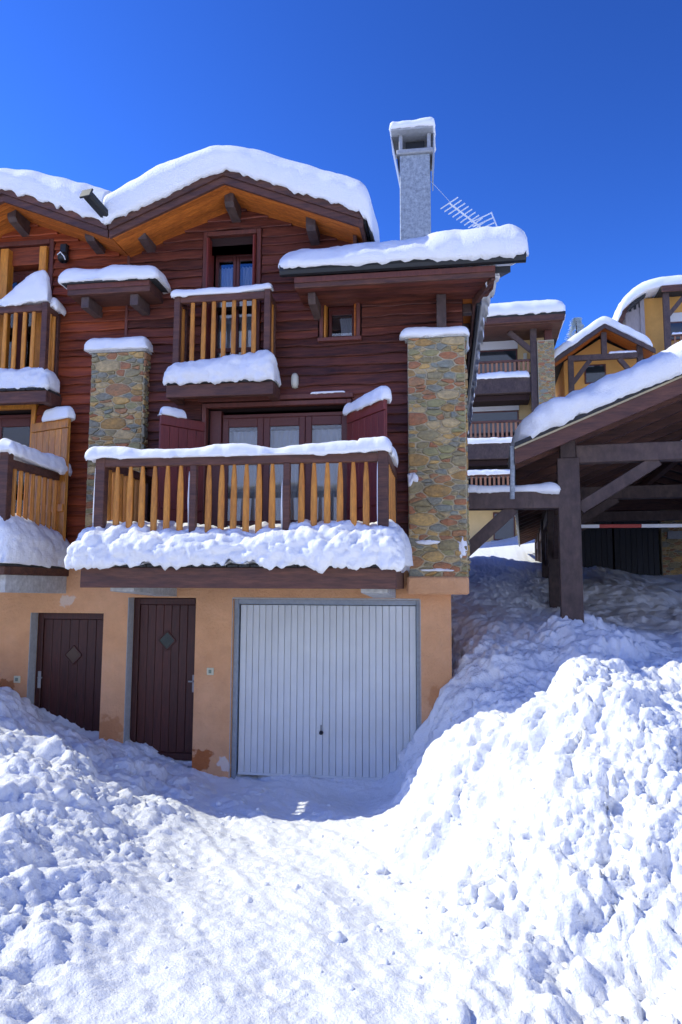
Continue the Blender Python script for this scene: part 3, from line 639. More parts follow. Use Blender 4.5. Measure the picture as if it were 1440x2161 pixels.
# ---- stone piers
def clip(poly, px, py, nx, ny):
    out = []
    for i in range(len(poly)):
        a, b = poly[i], poly[(i+1) % len(poly)]; da = (a[0]-px)*nx+(a[1]-py)*ny; db = (b[0]-px)*nx+(b[1]-py)*ny
        if da <= 0: out.append(a)
        if da*db < 0: t = da/(da-db); out.append((a[0]+t*(b[0]-a[0]), a[1]+t*(b[1]-a[1])))
    return out
def rubble(W_, H_, seed, dens=1.):
    """irregular stones (2-D polygons) filling a W x H face, wider than tall"""
    rg = random.Random(seed); st = 2.1; pts = []
    for _ in range(4000):
        p = (rg.uniform(0, W_), rg.uniform(0, H_)); r = rg.choice((.035, .055, .075, .1, .13, .17))*dens
        if all(math.hypot(p[0]-q[0], (p[1]-q[1])*st) > (r+q[2])*.98 for q in pts): pts.append((p[0], p[1], r))
    polys = []
    for i, p in enumerate(pts):
        poly = [(0, 0), (W_, 0), (W_, H_), (0, H_)]
        for j, q in enumerate(pts):
            if i == j: continue
            dx, dy = q[0]-p[0], (q[1]-p[1])*st; dd = dx*dx+dy*dy
            if dd > .36: continue
            t = .5+.5*(p[2]**2-q[2]**2)/dd; mx_, my_ = p[0]+dx*t, p[1]+dy*t/st
            poly = clip(poly, mx_, my_, dx, dy*st)
            if len(poly) < 3: break
        if len(poly) < 3: continue
        c = (sum(v[0] for v in poly)/len(poly), sum(v[1] for v in poly)/len(poly)); g = .0072
        sh = []
        for v in poly:
            dx, dy = c[0]-v[0], c[1]-v[1]; l = math.hypot(dx, dy)
            if l < .02: continue
            k_ = min(.45, g*1.35/l); sh.append((v[0]+dx*k_+rg.uniform(-.004, .004), v[1]+dy*k_+rg.uniform(-.004, .004)))
        if len(sh) < 3: continue
        ch = []
        for a in range(len(sh)):
            u, v = sh[a], sh[(a+1) % len(sh)]
            for t in (.13, .87): ch.append((u[0]+(v[0]-u[0])*t, u[1]+(v[1]-u[1])*t))
        ar = abs(sum(ch[a][0]*ch[(a+1) % len(ch)][1]-ch[(a+1) % len(ch)][0]*ch[a][1] for a in range(len(ch))))/2
        if ar > .0005: polys.append((ch, c))
    return polys
def stone_face(par, O, U, Nn, W_, H_, seed):
    O, U, Nn = np.array(O, float), np.array(U, float), np.array(Nn, float); Zv = np.array((0, 0, 1.)); rg = random.Random(seed+5)
    for ch, c in rubble(W_, H_, seed):
        n = len(ch); V = []; pr = rg.uniform(.008, .028); tu, tv = rg.uniform(-.06, .06), rg.uniform(-.06, .06)
        for sc, dp in ((1, -.02), (1, pr*.55), (.9, pr), (.5, pr*1.2)):
            for p in ch:
                a, b = c[0]+(p[0]-c[0])*sc, c[1]+(p[1]-c[1])*sc
                dd = dp+(tu*(a-c[0])+tv*(b-c[1])+rg.uniform(-.0015, .0015) if dp > 0 else 0)
                V.append(O+U*a+Zv*b+Nn*dd)
        Fc = []
        for r in range(3):
            for k_ in range(n): Fc.append([r*n+k_, r*n+(k_+1) % n, (r+1)*n+(k_+1) % n, (r+1)*n+k_])
        Fc.append([3*n+k_ for k_ in range(n)])
        a, b, d_ = V[3*n], V[3*n+1], V[3*n+2]
        if np.dot(np.cross(np.array(b)-a, np.array(d_)-a), Nn) < 0: Fc = [f[::-1] for f in Fc]
        finish('stone', V, Fc, M['stone'], par)
pr_ = box('stone_pier', -.452, .252, -.17, .6, 2.46, 5.42, M['mortar'], chalet, .01)
stone_face(pr_, (-.452, -.17, 2.46), (1, 0, 0), (0, -1, 0), .704, 2.96, 3)
stone_face(pr_, (.252, -.17, 2.46), (0, 1, 0), (1, 0, 0), .5, 2.96, 8)
pl_ = box('stone_pier', -4.655, -3.915, -.17, .1, 2.62, 5.42, M['mortar'], neigh, .01)
stone_face(pl_, (-4.655, -.17, 2.62), (1, 0, 0), (0, -1, 0), .74, 2.8, 12)
stone_face(pl_, (-3.915, -.17, 2.62), (0, 1, 0), (1, 0, 0), .165, 2.8, 15)
MB().box(-.47, .262, -.22, .4, 2.255, 2.468, .02).build('pier_corbel', M['stucco'], chalet)
box('pier_slab', -.49, .29, -.2, .6, 5.421, 5.45, M['concrete'], chalet); box('pier_slab', -4.69, -3.88, -.2, .1, 5.421, 5.45, M['concrete'], neigh)

# ---- main roofs
def gable_roof(par, apex, xl, xr, ztop, yf=-.65, yb=8.5, th=.16, soff_mt='soffit'):
    zt = lambda x: ztop-SL*abs(x-apex)
    rf = MB().prism([(xl, zt(xl)-.03), (apex, zt(apex)-.03), (xr, zt(xr)-.03), (xr, zt(xr)-th+.02), (apex, ztop-th+.02), (xl, zt(xl)-th+.02)][::-1], yf+.05, yb).build('roof', M['tile'], par)
    # barge boards: upper and lower band
    for a, b in ((xl, apex), (apex, xr)):
        MB().prism([(a, zt(a)-.012), (b, zt(b)-.012), (b, zt(b)-.105), (a, zt(a)-.105)], yf-.025, yf+.02).build('barge_board', M['beam'], rf)
        MB().prism([(a, zt(a)-.108), (b, zt(b)-.108), (b, zt(b)-.20), (a, zt(a)-.20)], yf+.002, yf+.045).build('barge_board', M['beam'], rf)
        MB().prism([(a, zt(a)+.016), (b, zt(b)+.016), (b, zt(b)-.012), (a, zt(a)-.012)], yf-.06, yf+.1).build('verge_edge', M['tile'], rf)
        n = 8; y0 = yf+.046
        for i in range(n):
            ya, yb_ = y0+i*(.03-y0)/n, y0+(i+1)*(.03-y0)/n
            MB().prism([(a, zt(a)-th+.018), (b, zt(b)-th+.018), (b, zt(b)-th-.004), (a, zt(a)-th-.004)], ya+.003, yb_-.003).build('soffit_board', M[soff_mt], rf)
    return rf, zt
rf_m, zt_m = gable_roof(chalet, -2.72, BX+.02, -.98, 7.585)
rf_n, zt_n = gable_roof(neigh, -5.74, -9.4, BX-.0, 7.585)  # left slope lengthened out of view to keep sun off the drive
def purlin(par, x, zb, yf=-.37, w=.105, h=.27):
    # profile: square head, lower edge cut back towards the wall
    V = []; prof = [(yf, zb+h), (yf, zb+.05), (yf+.05, zb), (.05, zb-.06), (.05, zb+h)]
    n = 5
    for s_ in (-w/2, w/2): V += [(x+s_, y, z_) for y, z_ in prof]
    Fc = [[0, 1, 2, 3, 4], [9, 8, 7, 6, 5]]+[[i, i+n, (i+1) % n+n, (i+1) % n] for i in range(n)]
    finish('purlin', V, Fc, M['beam_grey'], par)
purlin(rf_m, -2.74, 7.25, w=.12); purlin(rf_m, -1.66, 6.85, h=.27, w=.12); purlin(rf_m, -3.93, 6.90, h=.22, w=.12); purlin(rf_n, -4.66, 6.92, h=.22, w=.12); purlin(rf_n, -5.8, 7.27, w=.12)
# eave fascia on the right of the main gable
box('eave_fascia', -1.0, -.955, -.66, 6, 6.66, 6.84, M['beam'], rf_m); box('eave_board', -.955, -.93, -.6, 6, 6.74, 6.88, M['tile'], rf_m)
MB().beam((-1.1, -.3, 6.62), (-1.1, .1, 6.62), .05, .3).build('eave_bracket', M['beam'], rf_m)
# valley gutter spout
sp = MB(); sp.beam((-4.22, -.60, 7.00), (-4.36, -1.02, 7.17), .13, .10, .02); sp.beam((-4.36, -1.0, 7.165), (-4.365, -1.025, 7.176), .16, .13, .01)
sp.build('valley_spout', M['black'], rf_m)
# ---- lower roof over the right bay
lr = MB(); lr.add([(-1.8, -.6, 6.10), (.78, -.6, 6.10), (.78, 2.9, 7.5), (-1.8, 2.9, 7.5), (-1.8, -.6, 6.02), (.78, -.6, 6.02), (.78, 2.9, 7.42), (-1.8, 2.9, 7.42)],
    [[0, 1, 2, 3], [7, 6, 5, 4], [0, 4, 5, 1], [1, 5, 6, 2], [2, 6, 7, 3], [3, 7, 4, 0]])
lro = lr.build('lower_roof', M['tile'], chalet)
# clad upper wall between the low roof and the gable roof
MB().box(-1.93, .24, .26, 8.9, 5.9, 6.3).build('upper_wall', M['board'], chalet)
gt = MB(); prof = [(0, .06), (0, -.01), (.02, -.05), (.06, -.06), (.1, -.05), (.11, .0), (.11, .06)]
V = [(x, -.73+a, 6.16+b) for x in (-1.97, .95) for a, b in prof]; n = len(prof)
gt.add(V, [[i, i+1, n+i+1, n+i] for i in range(n-1)]+[list(range(n))[::-1], [n+i for i in range(n)]]+[[n-1, 0, n, 2*n-1]]).build('gutter', M['black'], lro)
box('fascia', -1.80, .60, -.64, -.6, 5.96, 6.085, M['beam'], lro); box('fascia_strip', -1.80, .60, -.66, -.641, 6.02, 6.09, M['trim'], lro)
MB().beam((.58, -.6, 6.02), (.39, .0, 5.94), .05, .16).build('corner_barge', M['beam'], lro)
for i in range(5):
    ya, yb_ = -.598+i*.125, -.598+(i+1)*.125-.004
    MB().prism([(-1.8, 5.975+.0), (.6, 5.975), (.6, 5.995), (-1.8, 5.995)], ya, yb_).build('soffit_board', M['board'], lro)
purlin(lro, -1.62, 5.84, -.46, .09, .13)
box('eave_post', -.09, .03, -.2, -.02, 5.452, 5.97, M['beam_grey'], chalet)
# right hand eave running back along the side of the house
box('side_fascia', .36, .40, -.02, 12, 5.86, 6.02, M['beam'], lro); box('side_gutter', .402, .47, -.1, 12, 5.84, 5.94, M['black'], lro, .02)
MB().add([(.24, -.0, 5.975), (.36, -.0, 5.975), (.36, 12, 5.975), (.24, 12, 5.975), (.24, -.0, 6.0), (.36, -.0, 6.0), (.36, 12, 6.0), (.24, 12, 6.0)], [[3, 2, 1, 0], [4, 5, 6, 7], [0, 1, 5, 4], [1, 2, 6, 5], [2, 3, 7, 6], [3, 0, 4, 7]]).build('side_soffit', M['soffit'], lro)
for i, y in enumerate((.15, .85, 1.6, 2.4, 3.3, 4.3, 5.4)): box('outlooker', .24, .355, y, y+.12, 5.85, 5.97, M['beam_grey'], lro)
box('side_wall', .02, .22, .32, 12, 2.62, 5.97, M['board'], chalet)
# ---- chimney
chm = empty('chimney', (-.42, 1.75, 7.0), chalet)
box('stack', -.645, -.185, 1.5, 1.96, 6.7, 8.93, M['galv'], chm, .012)
box('collar', -.69, -.14, 1.455, 2.0, 8.931, 9.0, M['metal'], chm, .01)
for x in (-.655, -.225):
    for y in (1.48, 1.91): box('cap_leg', x, x+.055, y, y+.055, 9.001, 9.25, M['metal'], chm)
box('cap_plate', -.77, -.13, 1.36, 2.1, 9.251, 9.30, M['metal'], chm)
for x in (-.78, -.128):   # drip aprons seen at both sides
    MB().add([(x, 1.5, 9.25), (x+.012, 1.5, 9.25), (x+.012, 2.05, 9.25), (x, 2.05, 9.25), (x+(.12 if x < -.5 else -.03), 1.5, 8.6), (x+(.132 if x < -.5 else -.018), 1.5, 8.6), (x+(.132 if x < -.5 else -.018), 2.0, 8.6), (x+(.12 if x < -.5 else -.03), 2.0, 8.6)], [[0, 1, 2, 3], [7, 6, 5, 4], [0, 4, 5, 1], [1, 5, 6, 2], [2, 6, 7, 3], [3, 7, 4, 0]]).build('apron', M['metal'], chm)
box('flue', -.56, -.27, 1.6, 1.86, 8.99, 9.2, M['black'], chm)

# ---- balconies
def baluster(par, x, y, z0, z1, w, mt, sharp):
    hgt = z1-z0; prof = [(0, 1, 1), (.55, 1, 1), (.8, .88, 1), (.95, .62, .9), (1, .5, .8)] if sharp else [(0, .95, 1), (.5, 1, 1), (1, .85, 1)]
    n = 8; V = []; Fc = []; j = random.uniform(-.004, .004)
    for t, a, b in prof:
        for k_ in range(n):
            an = 2*math.pi*(k_+.5)/n; cx, cy = math.cos(an), math.sin(an)
            V.append((x+j*t+w/2*a*np.clip(cx*1.25, -1, 1), y+w*.36*b*np.clip(cy*1.25, -1, 1), z0+hgt*t))
    for i in range(len(prof)-1):
        for k_ in range(n): Fc.append([i*n+k_, i*n+(k_+1) % n, (i+1)*n+(k_+1) % n, (i+1)*n+k_])
    Fc += [list(range(n))[::-1], [(len(prof)-1)*n+k_ for k_ in range(n)]]
    finish('baluster', V, Fc, mt, par)
def fb(par, x0, x1, yf, zdeck, hbeam, plank=.125):
    bo = MB().box(x0, x1, yf, yf+.1, zdeck-hbeam, zdeck-.002).box(x1-.1, x1, yf+.1, .0, zdeck-hbeam, zdeck-.002).box(x0, x0+.1, yf+.1, .0, zdeck-hbeam, zdeck-.002).build('balcony', M['beam'], par)
    n = max(2, int((x1-x0)/plank)); w = (x1-x0)/n
    for i in range(n): box('deck_board', x0+i*w+.006, x0+(i+1)*w-.006, yf-.03, -.04, zdeck, zdeck+.03, M['tile'], bo, .004)
    return bo
# big balcony of the main chalet
YB = -1.4
bb = fb(chalet, -4.02, -.52, YB, 2.545, .225)
def X1(px): return (px-943.3)/1500*(8.8+YB)*1.0
def px_to_x(px, y, Yv):  # exact: intersect pixel ray with plane Y=Yv
    v = cam.matrix_world.to_3x3() @ Vector(((px-720)/1500, -(y-1080.5)/1500, -1)); t = (Yv+CD)/v.y; return v.x*t
for px in (207.5, 405.5, 603.5, 808):
    x = px_to_x(px, 1030, YB); big = px in (207.5, 808); w = .055 if big else .036
    box('post', x-w, x+w, YB+.02, YB+.02+2*w, 2.576, 3.79 if big else 3.67, M['beam'], bb)
for px in (242, 270, 296, 322, 349, 377, 437, 464, 490, 517, 544, 572, 634, 661, 689, 716, 745, 772):
    baluster(bb, px_to_x(px, 1030, YB), YB+.06, 2.7, 3.67, .068, M['orange'], True)
box('top_rail', -3.815, -.66, YB+.03, YB+.115, 3.672, 3.765, M['beam'], bb); box('bottom_rail', -3.815, -.66, YB+.035, YB+.095, 2.64, 2.72, M['beam'], bb)
for xs_ in (-3.86, -.64):
    box('top_rail', xs_-.045, xs_+.045, YB+.14, -.05, 3.672, 3.765, M['beam'], bb); box('post', xs_-.04, xs_+.04, -.13, -.05, 2.576, 3.67, M['beam'], bb)
    for i in range(7):
        y = YB+.26+i*.15; baluster(bb, xs_, y, 2.6, 3.67, .075, M['orange'], False)
for x0 in (-3.72, -.90):   # tapered concrete brackets under the deck
    V = [(x0, YB+.12, 2.32), (x0+.28, YB+.12, 2.32), (x0, YB+.12, 2.28), (x0+.28, YB+.12, 2.28), (x0, .0, 2.5), (x0+.28, .0, 2.5), (x0, .0, 2.205), (x0+.28, .0, 2.205)]
    V[0] = (x0, YB+.12, 2.5); V[1] = (x0+.28, YB+.12, 2.5)
    finish('bracket', V, [[0, 2, 3, 1], [4, 5, 7, 6], [0, 1, 5, 4], [2, 6, 7, 3], [0, 4, 6, 2], [1, 3, 7, 5]], M['concrete'], bb)
for y in (-.95, -.55, -.15): box('joist', -3.9, -.62, y-.05, y+.05, 2.36, 2.54, M['beam'], bb)
# upper balcony of the main chalet
def small_balcony(par, x0, x1, pxs, nside=2):
    YU = -.38; bo = fb(par, x0-.06, x1+.06, YU-.03, 4.88, .165, .13)
    for x in (x0+.04, x1-.04):
        box('post', x-.04, x+.04, YU, YU+.08, 4.911, 6.09, M['beam'], bo); box('post', x-.035, x+.035, -.1, -.032, 4.911, 6.02, M['beam'], bo)
        box('top_rail', x-.035, x+.035, YU+.081, -.101, 5.97, 6.045, M['beam'], bo)
        for i in range(nside): baluster(bo, x, YU+.14+i*.09, 4.93, 5.968, .055, M['orange'], False)
    box('top_rail', x0+.08, x1-.08, YU+.005, YU+.075, 5.97, 6.06, M['beam'], bo); box('bottom_rail', x0+.08, x1-.08, YU+.01, YU+.065, 4.96, 5.02, M['beam'], bo)
    for px in pxs: baluster(bo, px_to_x(px, 710, YU), YU+.04, 5.02, 5.968, .058, M['orange'], False)
    return bo
small_balcony(chalet, -3.44, -2.165, (403.5, 427, 448, 470, 491, 513, 534))
sb_n = small_balcony(neigh, -6.6, -5.20, (6, 27, 47, 66)); 
for i in range(5): baluster(sb_n, -5.98-i*.13, -.34, 5.02, 5.968, .058, M['orange'], False)
# neighbour's big balcony
bn = fb(neigh, -8.3, -4.94, YB, 2.56, .1)
for x in (-5.02,):
    box('post', x-.055, x+.055, YB+.0, YB+.11, 2.591, 3.9, M['beam'], bn); box('top_rail', x-.04, x+.04, YB+.111, -.1, 3.70, 3.80, M['beam'], bn); box('post', x-.04, x+.04, -.099, -.03, 2.591, 3.80, M['beam'], bn)
    for i in range(9): baluster(bn, x, YB+.22+i*.128, 2.62, 3.70, .052, M['orange'], False)
box('top_rail', -8.2, -5.08, YB+.02, YB+.1, 3.70, 3.79, M['beam'], bn)
for i in range(16): baluster(bn, -5.22-i*.17, YB+.06, 2.62, 3.7, .08, M['orange'], True)
V = [(-5.06, YB+.08, 2.46), (-4.97, YB+.08, 2.46), (-5.06, YB+.08, 2.26), (-4.97, YB+.08, 2.26), (-5.06, .0, 2.46), (-4.97, .0, 2.46), (-5.06, .0, 2.235), (-4.97, .0, 2.235)]
finish('bracket', V, [[0, 2, 3, 1], [4, 5, 7, 6], [0, 1, 5, 4], [2, 6, 7, 3], [0, 4, 6, 2], [1, 3, 7, 5]], M['concrete'], bn)
# small canopy between the chalets
cn = MB().box(-4.88, -3.74, -.46, .0, 6.12, 6.26).build('canopy', M['beam'], neigh); box('canopy_lip', -4.95, -3.66, -.5, .0, 6.261, 6.285, M['tile'], cn)
box('canopy_strip', -4.88, -3.74, -.475, -.461, 6.19, 6.26, M['trim'], cn)
for x in (-4.66, -3.98): MB().add(*obox_vf((x, -.2, 6.04), (1, 0, 0), (0, 1, 0), (0, 0, 1), .055, .2, .075)).build('canopy_bracket', M['beam_grey'], cn)

# ================================================================ snow lying on things
def zslab(x, zt): return zt(x)+.018
pth = [(BX-.02, 0, zt_m(BX)+.018), (-3.5, 0, zt_m(-3.5)+.018), (-2.95, 0, zt_m(-2.95)+.018), (-2.72, 0, 7.60), (-2.5, 0, zt_m(-2.5)+.018), (-1.8, 0, zt_m(-1.8)+.018), (-1.12, 0, zt_m(-1.12)+.018), (-.96, 0, 6.9), (-.86, 0, 6.74), (-.82, 0, 6.58)]
loaf('roof_snow', pth, (0, 1, 0), -.73, 7.5, lambda t: float(np.interp(t, [0, .2, .33, .43, .53, .7, .85, 1], [.42, .5, .42, .33, .38, .40, .42, .38])), 'thick snow slab on the main chalet\'s gable roof, left of the metal chimney', lump=.008, lsc=6, rnd=.42, rag=.06, droop=.04, bulge=.05, fb=.025, seed=1, res=.05, mt='snow', ends=(0, 1), n=4.5)
pth = [(-9.4, 0, zt_n(-9.4)), (-7.4, 0, zt_n(-7.4)), (-6.2, 0, zt_n(-6.2)+.018), (-5.95, 0, zt_n(-5.95)+.018), (-5.74, 0, 7.60), (-5.5, 0, zt_n(-5.5)+.018), (-4.9, 0, zt_n(-4.9)+.018), (BX-.02, 0, zt_n(BX)+.018)]
loaf('roof_snow', pth, (0, 1, 0), -.72, 7.5, lambda t: .47-.15*math.exp(-((t-.71)/.1)**2), 'thick snow slab on the neighbouring chalet\'s roof at the left edge', lump=.008, lsc=6, rnd=.45, rag=.06, droop=.04, bulge=.05, fb=.025, seed=2, res=.05, mt='snow', n=3.6, ends=(1, 0))
loaf('roof_snow', [(-2.0, -.2, 6.40), (-.5, -.2, 6.40), (1.0, -.2, 6.39)], (0, 1, .4), -.62, 3.4, lambda t: .16+.17*smooth(0., .75, np.array(t))+.03*math.sin(t*9), 'long rounded snow slab above the black gutter below the chimney', lump=.03, lsc=5, mt='snow', rnd=.22, rag=.03, bulge=.05, seed=3, res=.045, n=3.6)
loaf('canopy_snow', [(-4.98, -.25, 6.285), (-3.62, -.25, 6.28)], (0, 1, 0), -.29, .24, .2, 'snow on the small canopy between the two chalets', lump=.012, rnd=.16, rag=.04, seed=4, res=.03)
loaf('pier_snow', [(-4.74, -.06, 5.45), (-3.85, -.06, 5.45)], (0, 1, 0), -.2, .14, .19, 'rounded snow cap on the left stone pier', lump=.014, rnd=.15, rag=.02, seed=5, res=.025)
loaf('pier_snow', [(-.54, .05, 5.45), (.31, .05, 5.45)], (0, 1, 0), -.28, .4, .11, 'thin snow cap on the right stone pier', lump=.01, rnd=.12, rag=.02, seed=6, res=.025)
loaf('rail_snow', [(-3.47, -.335, 6.06), (-2.6, -.335, 6.06), (-2.14, -.335, 6.095)], (0, 1, 0), -.07, .06, .085, 'snow strip on the main chalet\'s upper balcony rail', lump=.008, lsc=9, rnd=.08, rag=.02, seed=7, res=.02)
loaf('balcony_snow', [(-3.53, -.28, 4.905), (-2.09, -.28, 4.905)], (0, 1, 0), -.17, .17, lambda t: .22+.17*t, 'snow bank under the main chalet\'s upper balcony balusters', lump=.035, lsc=8, rnd=.14, rag=.03, seed=8, res=.024, bulge=.03, mt='snow')
loaf('rail_snow', [(-4.0, YB+.07, 3.762), (-3.86, YB+.07, 3.78), (-3.5, YB+.07, 3.76), (-1.2, YB+.07, 3.762), (-.85, YB+.07, 3.775), (-.57, YB+.07, 3.79)], (0, 1, 0), -.10, .08, lambda t: .115+.03*(t > .9)+.012*math.sin(t*17), 'long snow strip on the big balcony rail above the garage', lump=.010, lsc=8, rnd=.1, rag=.02, seed=9, res=.022)
loaf('balcony_snow', [(-4.13, YB+.30, 2.578), (-2.2, YB+.30, 2.578), (-.43, YB+.30, 2.575)], (0, 1, 0), -.43, .6, lambda t: .43+.05*math.sin(t*11)*.4+.1*(t > .9)*(t-.9)*10, 'lumpy snow bank on the big balcony floor above the garage', lump=.055, lsc=8.5, rnd=.25, rag=.05, seed=10, res=.022, bulge=.05, n=2.6, mt='snow', fb=.04)
loaf('rail_snow', [(-.63, YB+.2, 3.765), (-.63, -.5, 3.765)], (1, 0, 0), -.07, .07, .12, 'short snow strip on the big balcony\'s right side rail', lump=.01, rnd=.1, seed=11, res=.025)
loaf('rail_snow', [(-5.0, YB-.05, 3.87), (-5.0, -.9, 3.82), (-5.0, -.12, 3.80)], (1, 0, 0), -.1, .1, .17, 'thick snow on the neighbouring chalet\'s lower balcony side rail', lump=.02, lsc=8, rnd=.12, rag=.035, seed=12, res=.022, fb=.03)
loaf('rail_snow', [(-8, YB+.05, 3.80), (-5.1, YB+.05, 3.81)], (0, 1, 0), -.09, .09, .16, 'snow on the neighbouring chalet\'s lower balcony front rail', lump=.015, rnd=.1, seed=13, res=.03)
loaf('balcony_snow', [(-5.10, YB-.12, 2.592), (-5.10, -.05, 2.592)], (1, 0, 0), -.4, .26, lambda t: .68-.2*t, 'smooth snow bank on the neighbouring chalet\'s lower balcony floor', lump=.022, lsc=9, rnd=.25, rag=.03, seed=14, res=.024, n=2.2, bulge=.03, mt='snow')
loaf('rail_snow', [(-6.6, -.335, 6.06), (-5.75, -.335, 6.06), (-5.5, -.335, 6.1), (-5.19, -.335, 6.1)], (0, 1, 0), -.07, .07, lambda t: .1+.34*smooth(.45, .93, np.array(t)), 'snow heaped to a peak on the neighbouring chalet\'s upper balcony rail', lump=.015, lsc=8, rnd=.13, rag=.03, seed=15, res=.02)
loaf('rail_snow', [(-5.235, -.30, 6.046), (-5.235, -.06, 6.046)], (1, 0, 0), -.05, .1, lambda t: .16-.1*t, 'snow on the short right return of the neighbour\'s upper balcony rail', lump=.01, rnd=.06, seed=16, res=.015)
loaf('balcony_snow', [(-6.7, -.28, 4.912), (-5.12, -.28, 4.912)], (0, 1, 0), -.16, .18, .30, 'snow bank under the neighbouring chalet\'s upper balcony balusters', lump=.03, lsc=8, rnd=.16, rag=.03, seed=17, res=.024, mt='snow')
loaf('shutter_snow', [(-3.53, -.54, 4.47), (-3.3, -.25, 4.47)], (.77, -.63, 0), -.05, .06, .12, 'snow on the left dark red shutter behind the big balcony', lump=.01, rnd=.07, seed=18, res=.015)
loaf('shutter_snow', [(-1.22, -.02, 4.52), (-.67, -.715, 4.52)], (.78, .62, 0), -.06, .06, lambda t: .12+.04*t, 'snow on the right dark red shutter beside the right pier', lump=.01, rnd=.08, seed=19, res=.015)
loaf('shutter_snow', [(-5.3, -.12, 4.52), (-4.84, -.3, 4.52)], (.36, .93, 0), -.06, .06, .15, 'snow on the orange shutter beside the left pier', lump=.01, rnd=.08, seed=20, res=.015)
loaf('ledge_snow', [(-1.7, -.05, 4.8), (-1.25, -.05, 4.8)], (0, 1, 0), -.03, .03, .02, 'thin snow line on the lintel board above the lower window', lump=0, rnd=.05, fb=.004, seed=21, res=.02)
loaf('chimney_snow', [(-.79, 1.72, 9.30), (-.11, 1.72, 9.30)], (0, 1, 0), -.38, .38, .11, 'snow cap on the square metal chimney', lump=.012, rnd=.06, seed=22, res=.03, n=5)
loaf('eave_snow', [(.58, -.5, 6.03), (.46, .0, 5.97), (.44, 3, 5.98), (.44, 11.5, 5.98)], (1, 0, 0), -.06, .10, lambda t: .2+.06*math.sin(t*25), 'snow hanging along the side eave right of the stone pier', lump=.03, lsc=4, rnd=.15, seed=23, res=.06, rag=.1)
def patch(x, z, w, h, sd_, lab):
    v, f = ico(3); v = v*(1+.75*fbm(v+sd_*3.1, 1.1, 3, sd_)[:, None])*np.array([w/2, .02, h/2])+np.array([x, -.185, z]); tag(finish('snow_patch', v, f, M['snow_fine'], None, True), lab, 'snow')
for i, (px, py, w, h, lb) in enumerate(((872, 1012, .11, .16, 'small snow patch on the left edge of the right stone pier'), (905, 1143, .2, .06, 'thin snow streak low on the right stone pier'), (975, 1150, .1, .24, 'snow patch on the lower right edge of the right stone pier'), (925, 1203, .3, .035, 'snow line at the foot of the right stone pier above its corbel'))):
    v = cam.matrix_world.to_3x3() @ Vector(((px-720)/1500, -(py-1080.5)/1500, -1)); t = (-.185+CD)/v.y; patch(v.x*t, CH+v.z*t, w, h, 31+i, lb)

for i, (px, z0, z1, lb) in enumerate(((196, 2.95, 3.75, 'left end'), (396, 2.95, 3.6, 'left middle'), (594, 2.95, 3.5, 'right middle'), (797, 2.95, 3.75, 'right end'))):
    v, f = ico(3); v = v*(1+.25*fbm(v+i*3.1, 1.5, 3, i)[:, None])*np.array([.012, .03, (z1-z0)/2])+np.array([px_to_x(px, 1030, YB), YB+.06, (z0+z1)/2])
    tag(finish('post_snow', v, f, M['snow_fine'], None, True), 'thin snow stuck to the left side of the big balcony\'s %s post' % lb, 'snow')
# ================================================================ antenna
an = tag(empty('tv_antenna', (.62, 2.0, 7.3)), 'snow-crusted television antenna on the roof right of the chimney', 'antenna')
MB().tube([(.62, 2, 6.9), (.62, 2, 7.95)], .025, 8).build('mast', M['metal'], an)
MB().tube([(.10, 1.75, 8.24), (.64, 2.05, 7.92)], .014, 6).build('boom', M['frost'], an)
for i in range(9):
    t = i/8; c = np.array([.10, 1.75, 8.24])*(1-t)+np.array([.56, 2.0, 7.97])*t; l = .135-.03*t
    MB().tube([c-np.array([l, -.05, .055*l/.13]), c+np.array([l, -.05, .055*l/.13])], .010, 6).build('element', M['frost'], an)
for k_ in range(4):
    z_ = 8.14-k_*.08; x_ = .60+k_*.025; MB().tube([(x_-.16, 2.06, z_-.07), (x_+.16, 2.0, z_+.03)], .010, 6).build('reflector_bar', M['frost'], an)
MB().tube([(.75, 2.0, 8.18), (.84, 2.0, 7.92)], .011, 6).build('reflector_frame', M['frost'], an)
MB().tube([(.5, 2.06, 7.78), (.80, 2.0, 7.86), (.76, 2.02, 7.76)], .012, 6).build('lower_bar', M['frost'], an)
cb = MB().tube([(-.18, 1.75, 8.62), (.0, 1.75, 8.40), (.11, 1.75, 8.26)], .0035, 5).build('antenna_wire', M['frost'])
tag(cb, 'thin wire running from the metal chimney to the antenna', 'wire')

# ================================================================ carport
ca = math.radians(5.86); DU = np.array([math.sin(ca), math.cos(ca), 0]); DV = np.array([math.cos(ca), -math.sin(ca), 0]); O = np.array([1.565, .62, 0.])
def cp(u, v, z): return tuple(O+DV*u+DU*v+np.array([0, 0, z]))
car = tag(empty('carport', (1.57, .6, 1.7)), 'long open dark timber carport with snowy roof on the right', 'carport')
EU, ES, EZ, RU = -.66, .40, 4.14, 2.75          # eave offset, slope, eave height, ridge offset
ez = lambda u: EZ+ES*((u-EU) if u <= RU else (2*RU-u-EU))
def cbox(name, u0, u1, v0, v1, z0, z1, mt, par=car):
    c = np.array(cp((u0+u1)/2, (v0+v1)/2, (z0+z1)/2)); return MB().add(*obox_vf(c, DV, DU, (0, 0, 1), (u1-u0)/2, (v1-v0)/2, (z1-z0)/2, .008)).build(name, mt, par)
def cprism(name, poly, v0, v1, mt, par=car):
    n = len(poly); V = [cp(u, v0, z_) for u, z_ in poly]+[cp(u, v1, z_) for u, z_ in poly]
    return finish(name, V, [list(range(n)), [n+i for i in range(n)][::-1]]+[[i, i+n, (i+1) % n+n, (i+1) % n] for i in range(n)], mt, par)
VF, VB = -.45, 19.0; UE = 2*RU-EU
crf = cprism('carport_roof', [(EU, ez(EU)-.03), (RU, ez(RU)-.03), (UE, ez(UE)-.03), (UE, ez(UE)-.07), (RU, ez(RU)-.07), (EU, ez(EU)-.07)], VF+.02, VB, M['tile'])
